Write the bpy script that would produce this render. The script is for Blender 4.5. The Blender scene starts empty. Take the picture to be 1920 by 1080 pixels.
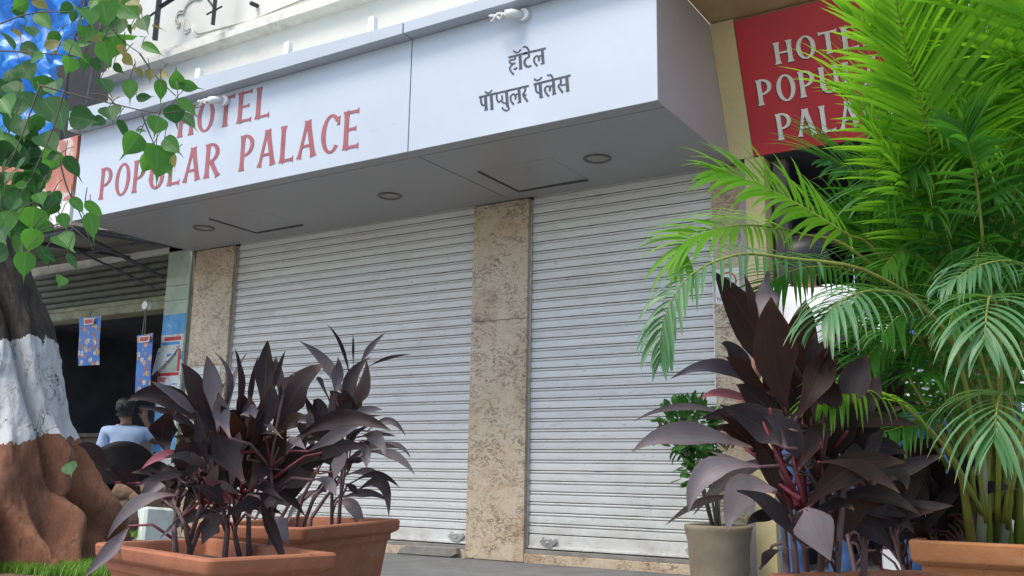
import bpy, bmesh, math, random
from mathutils import Vector, Matrix, noise
R = math.radians
random.seed(7)
S = bpy.context.scene
COL = S.collection

# ------------------------------------------------------------ camera, sky, sun, exposure
cam = bpy.data.cameras.new('camera')
cam.sensor_width = 36.0
cam.lens = 1792.07 / 1920 * 36
cam.clip_start = 0.05
cam.clip_end = 3000
camo = bpy.data.objects.new('camera', cam)
COL.objects.link(camo)
def cam_axes(yaw, pitch, roll):
    f = Vector((math.sin(yaw)*math.cos(pitch), math.cos(yaw)*math.cos(pitch), math.sin(pitch)))
    r = Vector((math.cos(yaw), -math.sin(yaw), 0)); u = r.cross(f)
    c, s = math.cos(roll), math.sin(roll)
    return c*r + s*u, -s*r + c*u, f
r_, u_, f_ = cam_axes(-.564, .1942, .0178)
CAM = Vector((4.2567, -6.1378, .6139))
m3 = Matrix((r_, u_, -f_)).transposed()
camo.matrix_world = Matrix.Translation(CAM) @ m3.to_4x4()
S.camera = camo

SUN_EL, SUN_AZ = R(58), R(205)      # azimuth clockwise from +Y
world = bpy.data.worlds.new('World'); S.world = world; world.use_nodes = True
wn = world.node_tree.nodes; wl = world.node_tree.links
sky = wn.new('ShaderNodeTexSky'); sky.sky_type = 'NISHITA'; sky.sun_disc = False
sky.sun_elevation = SUN_EL; sky.sun_rotation = SUN_AZ
sky.air_density = 1.0; sky.dust_density = 2.2; sky.ozone_density = .6
bg = wn['Background']; wl.new(sky.outputs[0], bg.inputs[0]); bg.inputs[1].default_value = .15
sun = bpy.data.lights.new('sun', 'SUN'); sun.energy = 1.6; sun.angle = R(20); sun.color = (1, .95, .84)
suno = bpy.data.objects.new('sun', sun); COL.objects.link(suno)
sd = Vector((math.sin(SUN_AZ)*math.cos(SUN_EL), math.cos(SUN_AZ)*math.cos(SUN_EL), math.sin(SUN_EL)))
suno.rotation_euler = sd.to_track_quat('Z', 'Y').to_euler()
suno.location = (0, -20, 30)
vs = S.view_settings
vs.view_transform = 'Standard'; vs.look = 'None'; vs.gamma = 1; vs.use_curve_mapping = False
vs.exposure = 0.84

# ------------------------------------------------------------ materials
def lin(c):
    return tuple(c) + (1,)
class Mat:
    def __init__(s, name):
        s.m = bpy.data.materials.new(name); s.m.use_nodes = True
        s.n = s.m.node_tree.nodes; s.l = s.m.node_tree.links
        s.b = s.n['Principled BSDF']; s.out = s.n['Material Output']; s.tc = None
    def coord(s, kind='Object', scale=(1, 1, 1), rnd=True):
        if s.tc is None:
            s.tc = s.n.new('ShaderNodeTexCoord'); s.oi = s.n.new('ShaderNodeObjectInfo')
        mp = s.n.new('ShaderNodeMapping'); mp.inputs['Scale'].default_value = scale
        if rnd and kind == 'Object':
            k = s.n.new('ShaderNodeVectorMath'); k.operation = 'MULTIPLY_ADD'
            cb = s.n.new('ShaderNodeCombineXYZ')
            for i in range(3): s.l.new(s.oi.outputs['Random'], cb.inputs[i])
            k.inputs[1].default_value = (31, 17, 23)
            s.l.new(cb.outputs[0], k.inputs[0]); s.l.new(s.tc.outputs[kind], k.inputs[2])
            s.l.new(k.outputs[0], mp.inputs[0])
        else:
            s.l.new(s.tc.outputs[kind], mp.inputs[0])
        return mp.outputs[0]
    def noise(s, co, scale, detail=4, rough=.6, dist=0):
        t = s.n.new('ShaderNodeTexNoise'); t.inputs['Scale'].default_value = scale
        t.inputs['Detail'].default_value = detail; t.inputs['Roughness'].default_value = rough
        t.inputs['Distortion'].default_value = dist
        s.l.new(co, t.inputs['Vector']); return t.outputs[0]
    def ramp(s, f, stops, mode='LINEAR'):
        r = s.n.new('ShaderNodeValToRGB'); r.color_ramp.interpolation = mode
        e = r.color_ramp.elements
        while len(e) < len(stops): e.new(.5)
        for i, (p, c) in enumerate(stops):
            e[i].position = p
            e[i].color = lin(c) if isinstance(c, (tuple, list)) else (c, c, c, 1)
        s.l.new(f, r.inputs[0]); return r.outputs[0]
    def mix(s, f, a, b, mode='MIX'):
        x = s.n.new('ShaderNodeMix'); x.data_type = 'RGBA'; x.blend_type = mode
        for sock, v in ((x.inputs[0], f), (x.inputs[6], a), (x.inputs[7], b)):
            if hasattr(v, 'is_linked') or hasattr(v, 'links'): s.l.new(v, sock)
            elif isinstance(v, (int, float)): sock.default_value = v
            else: sock.default_value = lin(v)
        return x.outputs[2]
    def math(s, op, a, b=0.0, clamp=False):
        x = s.n.new('ShaderNodeMath'); x.operation = op; x.use_clamp = clamp
        for i, v in enumerate((a, b)):
            if hasattr(v, 'links'): s.l.new(v, x.inputs[i])
            else: x.inputs[i].default_value = v
        return x.outputs[0]
    def sep(s, co):
        x = s.n.new('ShaderNodeSeparateXYZ'); s.l.new(co, x.inputs[0]); return x.outputs
    def col(s, v):
        if hasattr(v, 'links'): s.l.new(v, s.b.inputs['Base Color'])
        else: s.b.inputs['Base Color'].default_value = lin(v)
    def rough(s, v):
        if hasattr(v, 'links'): s.l.new(v, s.b.inputs['Roughness'])
        else: s.b.inputs['Roughness'].default_value = v
    def bump(s, h, strength=.2, dist=.01):
        x = s.n.new('ShaderNodeBump'); x.inputs['Strength'].default_value = strength
        x.inputs['Distance'].default_value = dist
        s.l.new(h, x.inputs['Height']); s.l.new(x.outputs[0], s.b.inputs['Normal'])
    def translucent(s, colr, fac):
        t = s.n.new('ShaderNodeBsdfTranslucent'); mx = s.n.new('ShaderNodeMixShader')
        if hasattr(colr, 'links'): s.l.new(colr, t.inputs[0])
        else: t.inputs[0].default_value = lin(colr)
        mx.inputs[0].default_value = fac
        s.l.new(s.b.outputs[0], mx.inputs[1]); s.l.new(t.outputs[0], mx.inputs[2])
        s.l.new(mx.outputs[0], s.out.inputs[0])

def plain(name, c, rough=.6, var=.18, scale=5, bscale=60, bump=.15, dirt=None, dirt_s=2.5, metal=0, dirt_lo=.52, dirt_hi=.75, spec=.5, rnd=True):
    M = Mat(name); co = M.coord(rnd=rnd)
    n = M.noise(co, scale, 5)
    a = tuple(max(0, x*(1-var)) for x in c); b = tuple(min(1, x*(1+var)) for x in c)
    k = M.ramp(n, [(.3, a), (.7, b)])
    if dirt:
        n2 = M.noise(co, dirt_s, 6, .7, .4)
        k = M.mix(M.ramp(n2, [(dirt_lo, 0.0), (dirt_hi, 1.0)]), k, dirt)
    M.col(k); M.rough(rough); M.b.inputs['Metallic'].default_value = metal
    M.b.inputs['Specular IOR Level'].default_value = spec
    if bump: M.bump(M.noise(co, bscale, 5), bump, .004)
    return M.m

def granite():
    M = Mat('granite'); co = M.coord()
    big = M.noise(co, 3.2, 5, .65, .6)
    c = M.ramp(big, [(.28, (.38, .24, .15)), (.42, (.53, .40, .27)), (.56, (.60, .50, .36)), (.72, (.48, .34, .21))])
    c = M.mix(M.ramp(M.noise(co, 11, 5), [(.45, 0.0), (.75, .55)]), c, (.60, .52, .40))
    c = M.mix(M.ramp(M.noise(co, 55, 3), [(.5, 0.0), (.75, .45)]), c, (.33, .22, .12))
    co2 = M.coord(scale=(1.0, 1.0, 1.9))
    v = M.math('ABSOLUTE', M.math('SUBTRACT', M.noise(co2, 9, 5, .62, 1.1), .5))
    vein = M.math('MULTIPLY', M.ramp(v, [(.010, 1.0), (.035, 0.0)]), M.ramp(M.noise(co, 6, 3), [(.40, 0.0), (.55, 1.0)]))
    c = M.mix(M.math('MULTIPLY', vein, .8), c, (.13, .085, .06))
    fl = M.ramp(M.noise(M.coord(scale=(1, 1, 2.2)), 19, 3, .5, .8), [(.62, 0.0), (.68, .5)])
    c = M.mix(fl, c, (.14, .09, .06))
    M.col(c); M.rough(.32)
    return M.m

def shutter_paint():
    M = Mat('shutter_paint'); co = M.coord()
    c = M.ramp(M.math('ADD', M.math('MULTIPLY', M.noise(M.coord(scale=(.8, 1, 6)), 4, 5), .75), M.math('MULTIPLY', M.oi.outputs['Random'], .25)), [(.3, (.68, .685, .655)), (.7, (.77, .78, .75))])
    # grime streaks, rubbed-off flecks that lie along the slat edges
    c = M.mix(M.ramp(M.noise(M.coord(scale=(1.6, 1, 9)), 3.0, 6, .7), [(.52, 0.0), (.8, .45)]), c, (.40, .36, .31))
    geo = M.n.new('ShaderNodeNewGeometry'); gz = M.sep(geo.outputs['Position'])[2]
    low = M.math('MULTIPLY', M.ramp(M.math('DIVIDE', gz, 3), [(.03, 1.0), (.16, 0.0)]), M.ramp(M.noise(geo.outputs['Position'], 6, 6, .7), [(.40, 0.0), (.7, .8)]))
    c = M.mix(low, c, (.42, .38, .32))
    st = M.ramp(M.noise(geo.outputs['Position'], 1.3, 6, .75), [(.52, 0.0), (.72, .5)])
    c = M.mix(st, c, (.50, .47, .42))
    fl = M.ramp(M.noise(M.coord(scale=(5, 1, 62)), 2.6, 4, .55, .2), [(.675, 0.0), (.70, 1.0)])
    c = M.mix(M.math('MULTIPLY', fl, .8), c, (.09, .075, .065))
    M.col(c); M.rough(.48); M.bump(M.noise(M.coord(scale=(1, 1, 3)), 22, 4), .12, .004)
    return M.m

def alu_panel(name, c, dirt, rough=.35):
    M = Mat(name); co = M.coord(rnd=False)
    k = M.ramp(M.noise(co, 1.7, 4), [(.3, tuple(x*.94 for x in c)), (.7, tuple(x*1.03 for x in c))])
    st = M.noise(M.coord(scale=(9, 9, .55), rnd=False), 2.5, 5, .7)
    k = M.mix(M.ramp(st, [(.56, 0.0), (.88, .42)]), k, dirt)
    sc = M.noise(M.coord(scale=(2, 2, 26), rnd=False), 2.0, 3, .5)
    k = M.mix(M.ramp(sc, [(.735, 0.0), (.76, .5)]), k, tuple(x*.55 for x in c))
    M.col(k); M.rough(rough); M.bump(M.noise(co, 1.9, 2), .14, .03)
    return M.m

def tree_bark():
    M = Mat('painted_bark'); co = M.coord(rnd=False)
    z = M.sep(M.tc.outputs['Object'])[2]
    wob = M.math('MULTIPLY', M.math('SUBTRACT', M.noise(co, 2.4, 3), .5), .36)
    wob2 = M.math('MULTIPLY', M.math('SUBTRACT', M.noise(M.coord(scale=(1, 1, .25), rnd=False), 34, 5), .5), .085)
    zz = M.math('ADD', z, M.math('ADD', wob, wob2))
    bark = M.ramp(M.noise(M.coord(scale=(1, 1, .3), rnd=False), 20, 6, .7), [(.3, (.035, .028, .022)), (.7, (.12, .10, .08))])
    white = M.ramp(M.noise(co, 13, 6, .7), [(.20, (.50, .53, .53)), (.36, (.86, .89, .89)), (.8, (.93, .94, .93))])
    cr = M.math('ABSOLUTE', M.math('SUBTRACT', M.noise(M.coord(scale=(1, 1, .5), rnd=False), 10, 5, .6, .8), .5))
    white = M.mix(M.math('MULTIPLY', M.ramp(cr, [(.004, 1.0), (.02, 0.0)]), M.ramp(M.noise(co, 5, 3), [(.45, 0.0), (.6, .9)])), white, (.10, .09, .08))
    red = M.ramp(M.noise(co, 8, 7, .75), [(.25, (.23, .098, .055)), (.5, (.36, .155, .085)), (.75, (.44, .22, .13))])
    red = M.mix(M.ramp(M.noise(co, 3.1, 5), [(.55, 0.0), (.8, .5)]), red, (.17, .11, .08))
    fib = M.noise(M.coord(scale=(1, 1, .22), rnd=False), 34, 7, .8, .6)
    red = M.mix(M.ramp(fib, [(.36, .60), (.48, 0.0)]), red, (.085, .040, .024))
    red = M.mix(M.ramp(M.noise(co, 55, 5, .8), [(.56, 0.0), (.72, .55)]), red, (.46, .27, .17))
    white = M.mix(M.ramp(fib, [(.30, .5), (.38, 0.0)]), white, (.25, .26, .26))
    c = M.mix(M.math('GREATER_THAN', zz, .78), red, white)
    c = M.mix(M.ramp(zz, [(0, 0.0), (1, 1.0)]) if False else M.math('GREATER_THAN', zz, 1.27), c, bark)
    M.col(c); M.rough(.9)
    M.bump(M.noise(M.coord(scale=(1, 1, .45), rnd=False), 14, 9, .8), 1.0, .05)
    return M.m

def leaf_mat(name, c0, c1, vein, tr, fac, rough=.35, edge=None, lines=30, spec=.5, var=.35, dust=None, tip=None, old=None):
    """veins follow the blade's own UV: u across, v along"""
    M = Mat(name); M.coord()
    uv = M.sep(M.tc.outputs['UV']); u, v = uv[0], uv[1]
    k = M.ramp(M.oi.outputs['Random'], [(0, c0), (1, c1)])
    k = M.mix(M.ramp(M.noise(M.coord(), 14, 4), [(.3, 0.0), (.75, var)]), k, tuple(x*.55 for x in c0))
    du = M.math('ABSOLUTE', M.math('SUBTRACT', u, .5))
    st = M.noise(M.coord('UV', (lines, 1.3, 1)), 1.0, 3)
    k = M.mix(M.ramp(st, [(.35, 0.0), (.68, .5)]), k, tuple(min(1, x*2.1+.01) for x in c0))
    k = M.mix(M.ramp(du, [(.012, .8), (.05, 0.0)]), k, vein)
    if edge:
        k = M.mix(M.math('MULTIPLY', M.ramp(du, [(.40, 0.0), (.5, .9)]), M.ramp(M.oi.outputs['Random'], [(.3, 0.15), (.8, 1.0)])), k, edge)
        k = M.mix(M.ramp(v, [(0.0, .75), (.28, 0.0)]), k, edge)
    if dust: k = M.mix(M.math('MULTIPLY', M.ramp(M.noise(M.coord(), 5, 5, .7), [(.42, 0.0), (.75, .75)]), M.ramp(M.oi.outputs['Random'], [(.2, .25), (.9, 1.0)])), k, dust)
    if old: k = M.mix(M.ramp(M.noise(M.coord(), 3.2, 4), [(.60, 0.0), (.72, .65)]), k, old)
    if tip: k = M.mix(M.math('MULTIPLY', M.ramp(v, [(.84, 0.0), (.97, .9)]), M.ramp(M.noise(M.coord(), 2.1, 2), [(.48, 0.0), (.58, 1.0)])), k, tip)
    M.col(k); M.rough(rough); M.b.inputs['Specular IOR Level'].default_value = spec
    M.bump(st, .28, .003)
    M.translucent(tr, fac)
    return M.m

MT = {}
MT['granite'] = granite()
MT['shutter'] = shutter_paint()
MT['sign_white'] = alu_panel('sign_white', (.505, .565, .635), (.52, .54, .55))
MT['ledge'] = alu_panel('ledge_aluminium', (.46, .51, .56), (.33, .34, .34))
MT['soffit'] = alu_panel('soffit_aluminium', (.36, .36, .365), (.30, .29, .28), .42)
MT['side'] = alu_panel('side_aluminium', (.46, .42, .41), (.36, .33, .32), .42)
MT['beige'] = plain('beige_paint', (.68, .56, .29), .55, .1, 4, 90, .1, dirt=(.56, .45, .23))
MT['beige_dark'] = plain('ochre_paint', (.42, .32, .15), .6, .12, 4, 90, .1)
MT['red_board'] = plain('red_board', (.56, .026, .034), .4, .1, 3, 60, .03)
MT['letter_red'] = plain('faded_red_vinyl', (.33, .095, .105), .5, .16, 14, 60, 0)
MT['letter_white'] = plain('white_acrylic', (.86, .83, .73), .4, .08, 12, 60, 0)
MT['letter_shadow'] = plain('dark_letter_shadow', (.06, .012, .012), .6, .1)
MT['letter_black'] = plain('slate_vinyl', (.045, .055, .075), .5, .12, 12, 60, 0)
MT['dark_gap'] = plain('dark_joint_void', (.03, .03, .032), .9, .2)
MT['wall'] = plain('cream_plaster', (.66, .67, .60), .85, .07, 1.6, 110, .22, dirt=(.46, .45, .40), dirt_s=1.3, dirt_lo=.56, dirt_hi=.9, rnd=False)
MT['mould'] = plain('moulding_plaster', (.66, .66, .59), .85, .1, 9, 90, .2, dirt=(.38, .36, .31))
MT['iron'] = plain('dark_iron', (.028, .035, .035), .7, .3, 20, 80, .2)
MT['steel'] = plain('steel', (.52, .52, .50), .35, .2, 20, 60, .1, metal=.8)
MT['ring_grey'] = plain('dull_ring_metal', (.19, .185, .175), .4, .2, 20, metal=.5)
MT['hatch_grey'] = plain('hatch_gap_shadow', (.10, .10, .10), .6, .2, 20)
MT['white_metal'] = plain('white_metal', (.78, .79, .78), .45, .08, 12, 60, .05)
MT['lamp_glass'] = plain('lamp_glass', (.80, .80, .76), .25, .05)
MT['downlens'] = plain('downlight_glass', (.32, .31, .29), .3, .1)
MT['mint'] = plain('mint_plaster', (.46, .56, .44), .8, .12, 6, 70, .35, dirt=(.30, .33, .26), dirt_s=4)
MT['limewash'] = plain('limewash', (.62, .70, .64), .85, .08, 8, 60, .5, dirt=(.38, .42, .36), dirt_s=5)
MT['old_beam'] = plain('old_painted_beam', (.30, .30, .20), .85, .25, 7, 50, .4, dirt=(.14, .12, .09))
MT['old_slat'] = plain('old_grey_slat', (.13, .135, .10), .7, .25, 8, 60, .3, dirt=(.09, .08, .065))
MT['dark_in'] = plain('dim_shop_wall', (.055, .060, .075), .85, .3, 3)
MT['dark_wood'] = plain('dark_wood', (.05, .036, .028), .6, .35, 9)
MT['fibre'] = plain('stained_sheet', (.19, .18, .15), .85, .25, 6, 40, .3, dirt=(.07, .06, .05))
MT['rust'] = plain('rusty_bar', (.07, .075, .085), .7, .35, 15, 60, .3)
MT['tarp'] = plain('blue_tarpaulin', (.010, .20, .66), .42, .35, 3, 30, .15)
MT['terra_print'] = None
MT['terra'] = plain('terracotta', (.37, .135, .065), .8, .16, 7, 45, .3, dirt=(.24, .085, .045), dirt_s=5)
MT['terra2'] = plain('orange_terracotta', (.44, .175, .07), .8, .16, 7, 45, .3, dirt=(.30, .12, .06), dirt_s=5)  # lighter, more orange terracotta tone
def clay(name, c, salt):
    M = Mat(name); co = M.coord(rnd=False)
    k = M.ramp(M.noise(co, 7, 6, .65), [(.28, tuple(x*.74 for x in c)), (.5, c), (.75, tuple(min(1, x*1.22) for x in c))])
    k = M.mix(M.ramp(M.noise(M.coord(scale=(1, 1, .5), rnd=False), 4.5, 6, .7), [(.54, 0.0), (.78, .7)]), k, tuple(x*.52 for x in c))
    k = M.mix(M.ramp(M.noise(M.coord(scale=(1, 1, 1.6), rnd=False), 9, 7, .75, .5), [(.56, 0.0), (.70, .6)]), k, salt)
    k = M.mix(M.ramp(M.noise(co, 46, 3), [(.71, 0.0), (.74, .9)]), k, (.52, .46, .41))
    k = M.mix(M.ramp(M.noise(co, 34, 3), [(.70, 0.0), (.73, .7)]), k, (.09, .045, .03))
    M.col(k); M.rough(.85); M.bump(M.noise(co, 34, 7, .7), .4, .006); return M.m
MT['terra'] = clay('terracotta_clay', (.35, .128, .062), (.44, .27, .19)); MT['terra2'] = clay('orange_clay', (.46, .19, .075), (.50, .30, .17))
MT['soil'] = plain('potting_soil', (.065, .045, .032), .95, .4, 22, 60, .8)
MT['concrete'] = plain('mossy_concrete', (.20, .168, .12), .9, .2, 6, 60, .5, dirt=(.22, .15, .08), dirt_s=4)
MT['pave'] = plain('pavement', (.15, .152, .15), .9, .22, 3, 50, .5, dirt=(.095, .092, .09), dirt_s=3.3, rnd=False)
MT['road'] = plain('pale_bounce_road', (.34, .335, .32), .9, .3, 2, 80, .5, rnd=False)  # road made pale to bounce light up onto soffit, red board and leaves
MT['earth'] = plain('tree_bed_earth', (.14, .085, .055), .95, .35, 9, 40, .8, rnd=False)
MT['kerb'] = plain('kerb_stone', (.25, .235, .21), .9, .25, 8, 50, .4)
MT['bark'] = tree_bark()
MT['twig'] = plain('twig_bark', (.12, .10, .075), .85, .3, 20)
MT['skin'] = plain('brown_skin', (.20, .105, .065), .55, .1, 12)
MT['hair'] = plain('black_hair', (.012, .011, .012), .55, .3, 40)
MT['shirt_blue'] = plain('pale_blue_cotton', (.36, .47, .66), .85, .12, 9, 25, .5)
MT['shirt_white'] = plain('white_cotton', (.80, .79, .78), .85, .05, 9, 25, .5)
MT['jeans'] = plain('blue_denim', (.045, .10, .22), .9, .25, 16, 80, .3)
MT['trouser'] = plain('dark_trousers', (.03, .03, .04), .9, .2, 16)
MT['plastic_black'] = plain('black_plastic', (.012, .010, .011), .65, .2, 12, spec=.25)
MT['plastic_red'] = plain('red_plastic', (.62, .02, .03), .4, .08, 8)
MT['bag_blue'] = plain('bright_blue_nylon', (.01, .09, .62), .5, .2, 9)
MT['paper_white'] = plain('white_paper', (.78, .79, .78), .7, .06, 12)
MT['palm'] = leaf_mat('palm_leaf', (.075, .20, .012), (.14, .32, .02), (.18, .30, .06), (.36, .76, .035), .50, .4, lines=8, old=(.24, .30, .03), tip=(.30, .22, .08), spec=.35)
MT['palm_shade'] = leaf_mat('shaded_palm_leaf', (.025, .10, .016), (.05, .16, .02), (.09, .18, .05), (.12, .42, .02), .38, .42, lines=8, old=(.10, .16, .02), tip=(.22, .16, .06), spec=.3)  # darker copy of the palm leaf; shade of inner fronds is in its colour
MT['palm_bluish'] = leaf_mat('bluish_palm_leaf', (.06, .165, .065), (.10, .22, .085), (.2, .3, .14), (.13, .34, .05), .28, .36, lines=8, spec=.55, tip=(.30, .28, .10))
MT['palm_stem'] = plain('palm_cane', (.20, .24, .035), .5, .35, 10, 40, .2, dirt=(.22, .13, .03), dirt_s=6)
MT['cane_pale'] = plain('pale_cane', (.30, .33, .20), .55, .25, 10, 40, .2)
MT['cordy'] = leaf_mat('shade_purple_leaf', (.018, .012, .012), (.046, .035, .037), (.07, .035, .04), (.06, .030, .030), .12, .45, edge=(.07, .030, .036), lines=34, spec=.16, dust=(.085, .078, .08), tip=(.13, .08, .04))  # leaf purple darkened so its colour carries the palm's shade
MT['cordy_dust'] = leaf_mat('dusty_purple_leaf', (.105, .090, .097), (.19, .165, .172), (.20, .10, .12), (.10, .06, .06), .12, .5, edge=(.17, .085, .095), lines=34, spec=.35, dust=(.26, .24, .24), tip=(.16, .10, .05))
MT['cordy_pink'] = leaf_mat('pink_leaf', (.24, .075, .095), (.30, .10, .12), (.3, .09, .1), (.30, .05, .06), .2, .42, edge=(.38, .05, .08), lines=22)
MT['cordy_brown'] = leaf_mat('brown_purple_leaf', (.026, .016, .013), (.042, .026, .020), (.06, .03, .026), (.09, .025, .015), .14, .45, edge=(.08, .025, .025), lines=34, spec=.12, dust=(.055, .048, .045), tip=(.13, .08, .04))
MT['cordy_stem'] = plain('cordyline_stem', (.13, .075, .075), .7, .3, 14, 50, .3)
MT['cordy_red'] = plain('red_petiole', (.15, .02, .03), .5, .3, 12, 40, .1)
MT['peepal'] = leaf_mat('peepal_leaf', (.040, .135, .030), (.075, .20, .035), (.17, .28, .10), (.16, .48, .05), .36, .5, lines=9, spec=.3)
MT['peepal_deep'] = leaf_mat('deep_peepal_leaf', (.022, .080, .025), (.04, .115, .03), (.10, .18, .07), (.07, .26, .03), .28, .55, lines=9, spec=.3)
MT['peepal_old'] = leaf_mat('old_peepal_leaf', (.20, .20, .055), (.24, .17, .07), (.30, .28, .12), (.36, .33, .07), .32, .4, lines=9)
MT['bush'] = leaf_mat('bush_leaf', (.028, .095, .020), (.055, .155, .03), (.09, .2, .05), (.08, .26, .03), .25, .3, lines=6, spec=.7)
MT['grass'] = leaf_mat('grass_blade', (.12, .25, .03), (.18, .33, .04), (.12, .24, .05), (.22, .45, .04), .4, .5, lines=4)

def food_print():
    M = Mat('snack_print'); co = M.coord()
    v = M.n.new('ShaderNodeTexVoronoi'); v.inputs['Scale'].default_value = 15; M.l.new(co, v.inputs['Vector'])
    k = M.ramp(M.noise(co, 3, 3), [(.3, (.015, .12, .46)), (.7, (.03, .20, .60))])
    hue = M.ramp(M.sep(v.outputs['Color'])[0], [(0, (.55, .30, .10)), (.25, (.75, .70, .6)), (.5, (.42, .08, .05)), (.75, (.70, .45, .18)), (1, (.8, .78, .75))], 'CONSTANT')
    hue = M.mix(M.ramp(M.noise(co, 40, 3), [(.4, 0.0), (.6, .7)]), hue, (.25, .10, .06))
    d = M.math('ADD', v.outputs['Distance'], M.math('MULTIPLY', M.noise(co, 16, 3), .75))
    M.col(M.mix(M.ramp(d, [(.80, 1.0), (.84, 0.0)]), k, hue)); M.rough(.35); return M.m
def bill_print():
    M = Mat('torn_bill_print'); co = M.coord()
    k = M.ramp(M.noise(co, 5, 4), [(.3, (.62, .64, .62)), (.7, (.78, .80, .78))])
    ln = M.ramp(M.noise(M.coord(scale=(14, 1, 60)), 1.3, 3), [(.58, 0.0), (.62, .8)])
    ln = M.math('MULTIPLY', ln, M.ramp(M.noise(co, 7, 2), [(.45, 0.0), (.52, 1.0)]))
    k = M.mix(ln, k, (.12, .14, .20))
    k = M.mix(M.ramp(M.noise(M.coord(scale=(1, 1, 1.6)), 6, 2), [(.66, 0.0), (.68, .9)]), k, (.5, .05, .07))
    k = M.mix(M.ramp(M.noise(M.coord(scale=(1, 1, 2)), 4.4, 2), [(.64, 0.0), (.66, .9)]), k, (.05, .26, .55))
    M.col(k); M.rough(.6); M.bump(M.noise(co, 14, 4), .4, .01); return M.m
def sky_print():
    M = Mat('blue_bill_print'); co = M.coord()
    k = M.ramp(M.noise(co, 6, 4), [(.35, (.05, .27, .60)), (.6, (.12, .40, .72)), (.74, (.6, .72, .8))])
    M.col(k); M.rough(.5); return M.m
def terra_print():
    M = Mat('terracotta_print'); co = M.coord()
    k = M.ramp(M.noise(co, 3.3, 3, .5), [(.40, (.42, .13, .08)), (.50, (.50, .20, .12)), (.55, (.55, .53, .50)), (.62, (.45, .15, .09)), (.72, (.16, .17, .17))])
    M.col(k); M.rough(.45); return M.m
MT['food'] = food_print(); MT['bill'] = bill_print(); MT['bill_blue'] = sky_print(); MT['terra_print'] = terra_print()
MT['white_plaster'] = plain('white_low_block', (.78, .79, .80), .7, .05, 3, 60, .1)

# ------------------------------------------------------------ mesh helpers
class MB:
    def __init__(s): s.v = []; s.f = []; s.uv = None; s.smooth = False
    def add(s, vs, fs):
        b = len(s.v); s.v += [tuple(x) for x in vs]; s.f += [tuple(b+i for i in f) for f in fs]
    def box(s, a, b):
        x0, y0, z0 = a; x1, y1, z1 = b
        s.add([(x0,y0,z0),(x1,y0,z0),(x1,y1,z0),(x0,y1,z0),(x0,y0,z1),(x1,y0,z1),(x1,y1,z1),(x0,y1,z1)],
              [(0,3,2,1),(4,5,6,7),(0,1,5,4),(1,2,6,5),(2,3,7,6),(3,0,4,7)]); return s
    def prism(s, poly, y0, y1, axis='y'):
        """closed polygon in (x, z) extruded from y0 to y1"""
        n = len(poly)
        vs = [(p[0], y0, p[1]) for p in poly] + [(p[0], y1, p[1]) for p in poly]
        fs = [tuple(range(n)), tuple(range(2*n-1, n-1, -1))] + [(i, i+n, (i+1) % n + n, (i+1) % n) for i in range(n)]
        s.add(vs, fs); return s
    def tube(s, pts, rad, n=8, cap=True):
        pts = [Vector(p) for p in pts]; m = len(pts)
        if not isinstance(rad, (list, tuple)): rad = [rad]*m
        ref = None; vs = []
        for i, p in enumerate(pts):
            t = (pts[min(i+1, m-1)] - pts[max(i-1, 0)]).normalized()
            if ref is None: ref = Vector((0, 0, 1)) if abs(t.z) < .9 else Vector((1, 0, 0))
            a = (ref - t*ref.dot(t)).normalized(); b = t.cross(a); ref = a
            vs += [p + (a*math.cos(2*math.pi*k/n) + b*math.sin(2*math.pi*k/n))*rad[i] for k in range(n)]
        fs = [(i*n+k, i*n+(k+1) % n, (i+1)*n+(k+1) % n, (i+1)*n+k) for i in range(m-1) for k in range(n)]
        if cap: fs += [tuple(range(n-1, -1, -1)), tuple(range((m-1)*n, m*n))]
        s.add(vs, fs); return s
    def lathe(s, prof, c, n=32):
        """profile [(r, z)] turned about a vertical axis through c"""
        m = len(prof); vs = []
        for r, z in prof:
            vs += [(c[0]+r*math.cos(2*math.pi*k/n), c[1]+r*math.sin(2*math.pi*k/n), c[2]+z) for k in range(n)]
        fs = [(i*n+k, i*n+(k+1) % n, (i+1)*n+(k+1) % n, (i+1)*n+k) for i in range(m-1) for k in range(n)]
        s.add(vs, fs); return s
    def mesh(s, name, mat, smooth=False, bevel=0):
        me = bpy.data.meshes.new(name); me.from_pydata(s.v, [], s.f); me.validate()
        if s.uv:
            ul = me.uv_layers.new(name='UVMap')
            for lp in me.loops: ul.data[lp.index].uv = s.uv[lp.vertex_index]
        bm = bmesh.new(); bm.from_mesh(me); bmesh.ops.recalc_face_normals(bm, faces=bm.faces)
        if bevel:
            bmesh.ops.bevel(bm, geom=bm.edges[:], offset=bevel, segments=1, affect='EDGES')
        bm.to_mesh(me); bm.free()
        if smooth: me.polygons.foreach_set('use_smooth', [True]*len(me.polygons))
        if mat is not None: me.materials.append(mat)
        return me
def tag(o, label=None, cat=None, group=None, kind=None):
    for k, v in (('label', label), ('category', cat), ('group', group), ('kind', kind)):
        if v: o[k] = v
    return o
def thing(name, label, cat, loc=(0, 0, 0), group=None):
    o = bpy.data.objects.new(name, None); COL.objects.link(o); o.location = loc
    o.empty_display_size = .1
    return tag(o, label, cat, group)
def part(name, mb, mat, parent=None, smooth=False, bevel=0, label=None):
    """mesh given in world coordinates; a child keeps them through its parent inverse"""
    me = mb.mesh(name, MT[mat] if isinstance(mat, str) else mat, smooth, bevel)
    o = bpy.data.objects.new(name, me); COL.objects.link(o)
    if parent is not None:
        o.parent = parent
        o.matrix_parent_inverse = Matrix.Translation(-root_loc(parent))
    if label: o['label'] = label
    return o
def root_loc(o):
    # parts sit at the origin of their own parent inverse, so only the thing's Empty moves anything
    while o.parent is not None: return Vector((0, 0, 0))
    return Vector(o.location) if o.type == 'EMPTY' else Vector((0, 0, 0))
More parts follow.
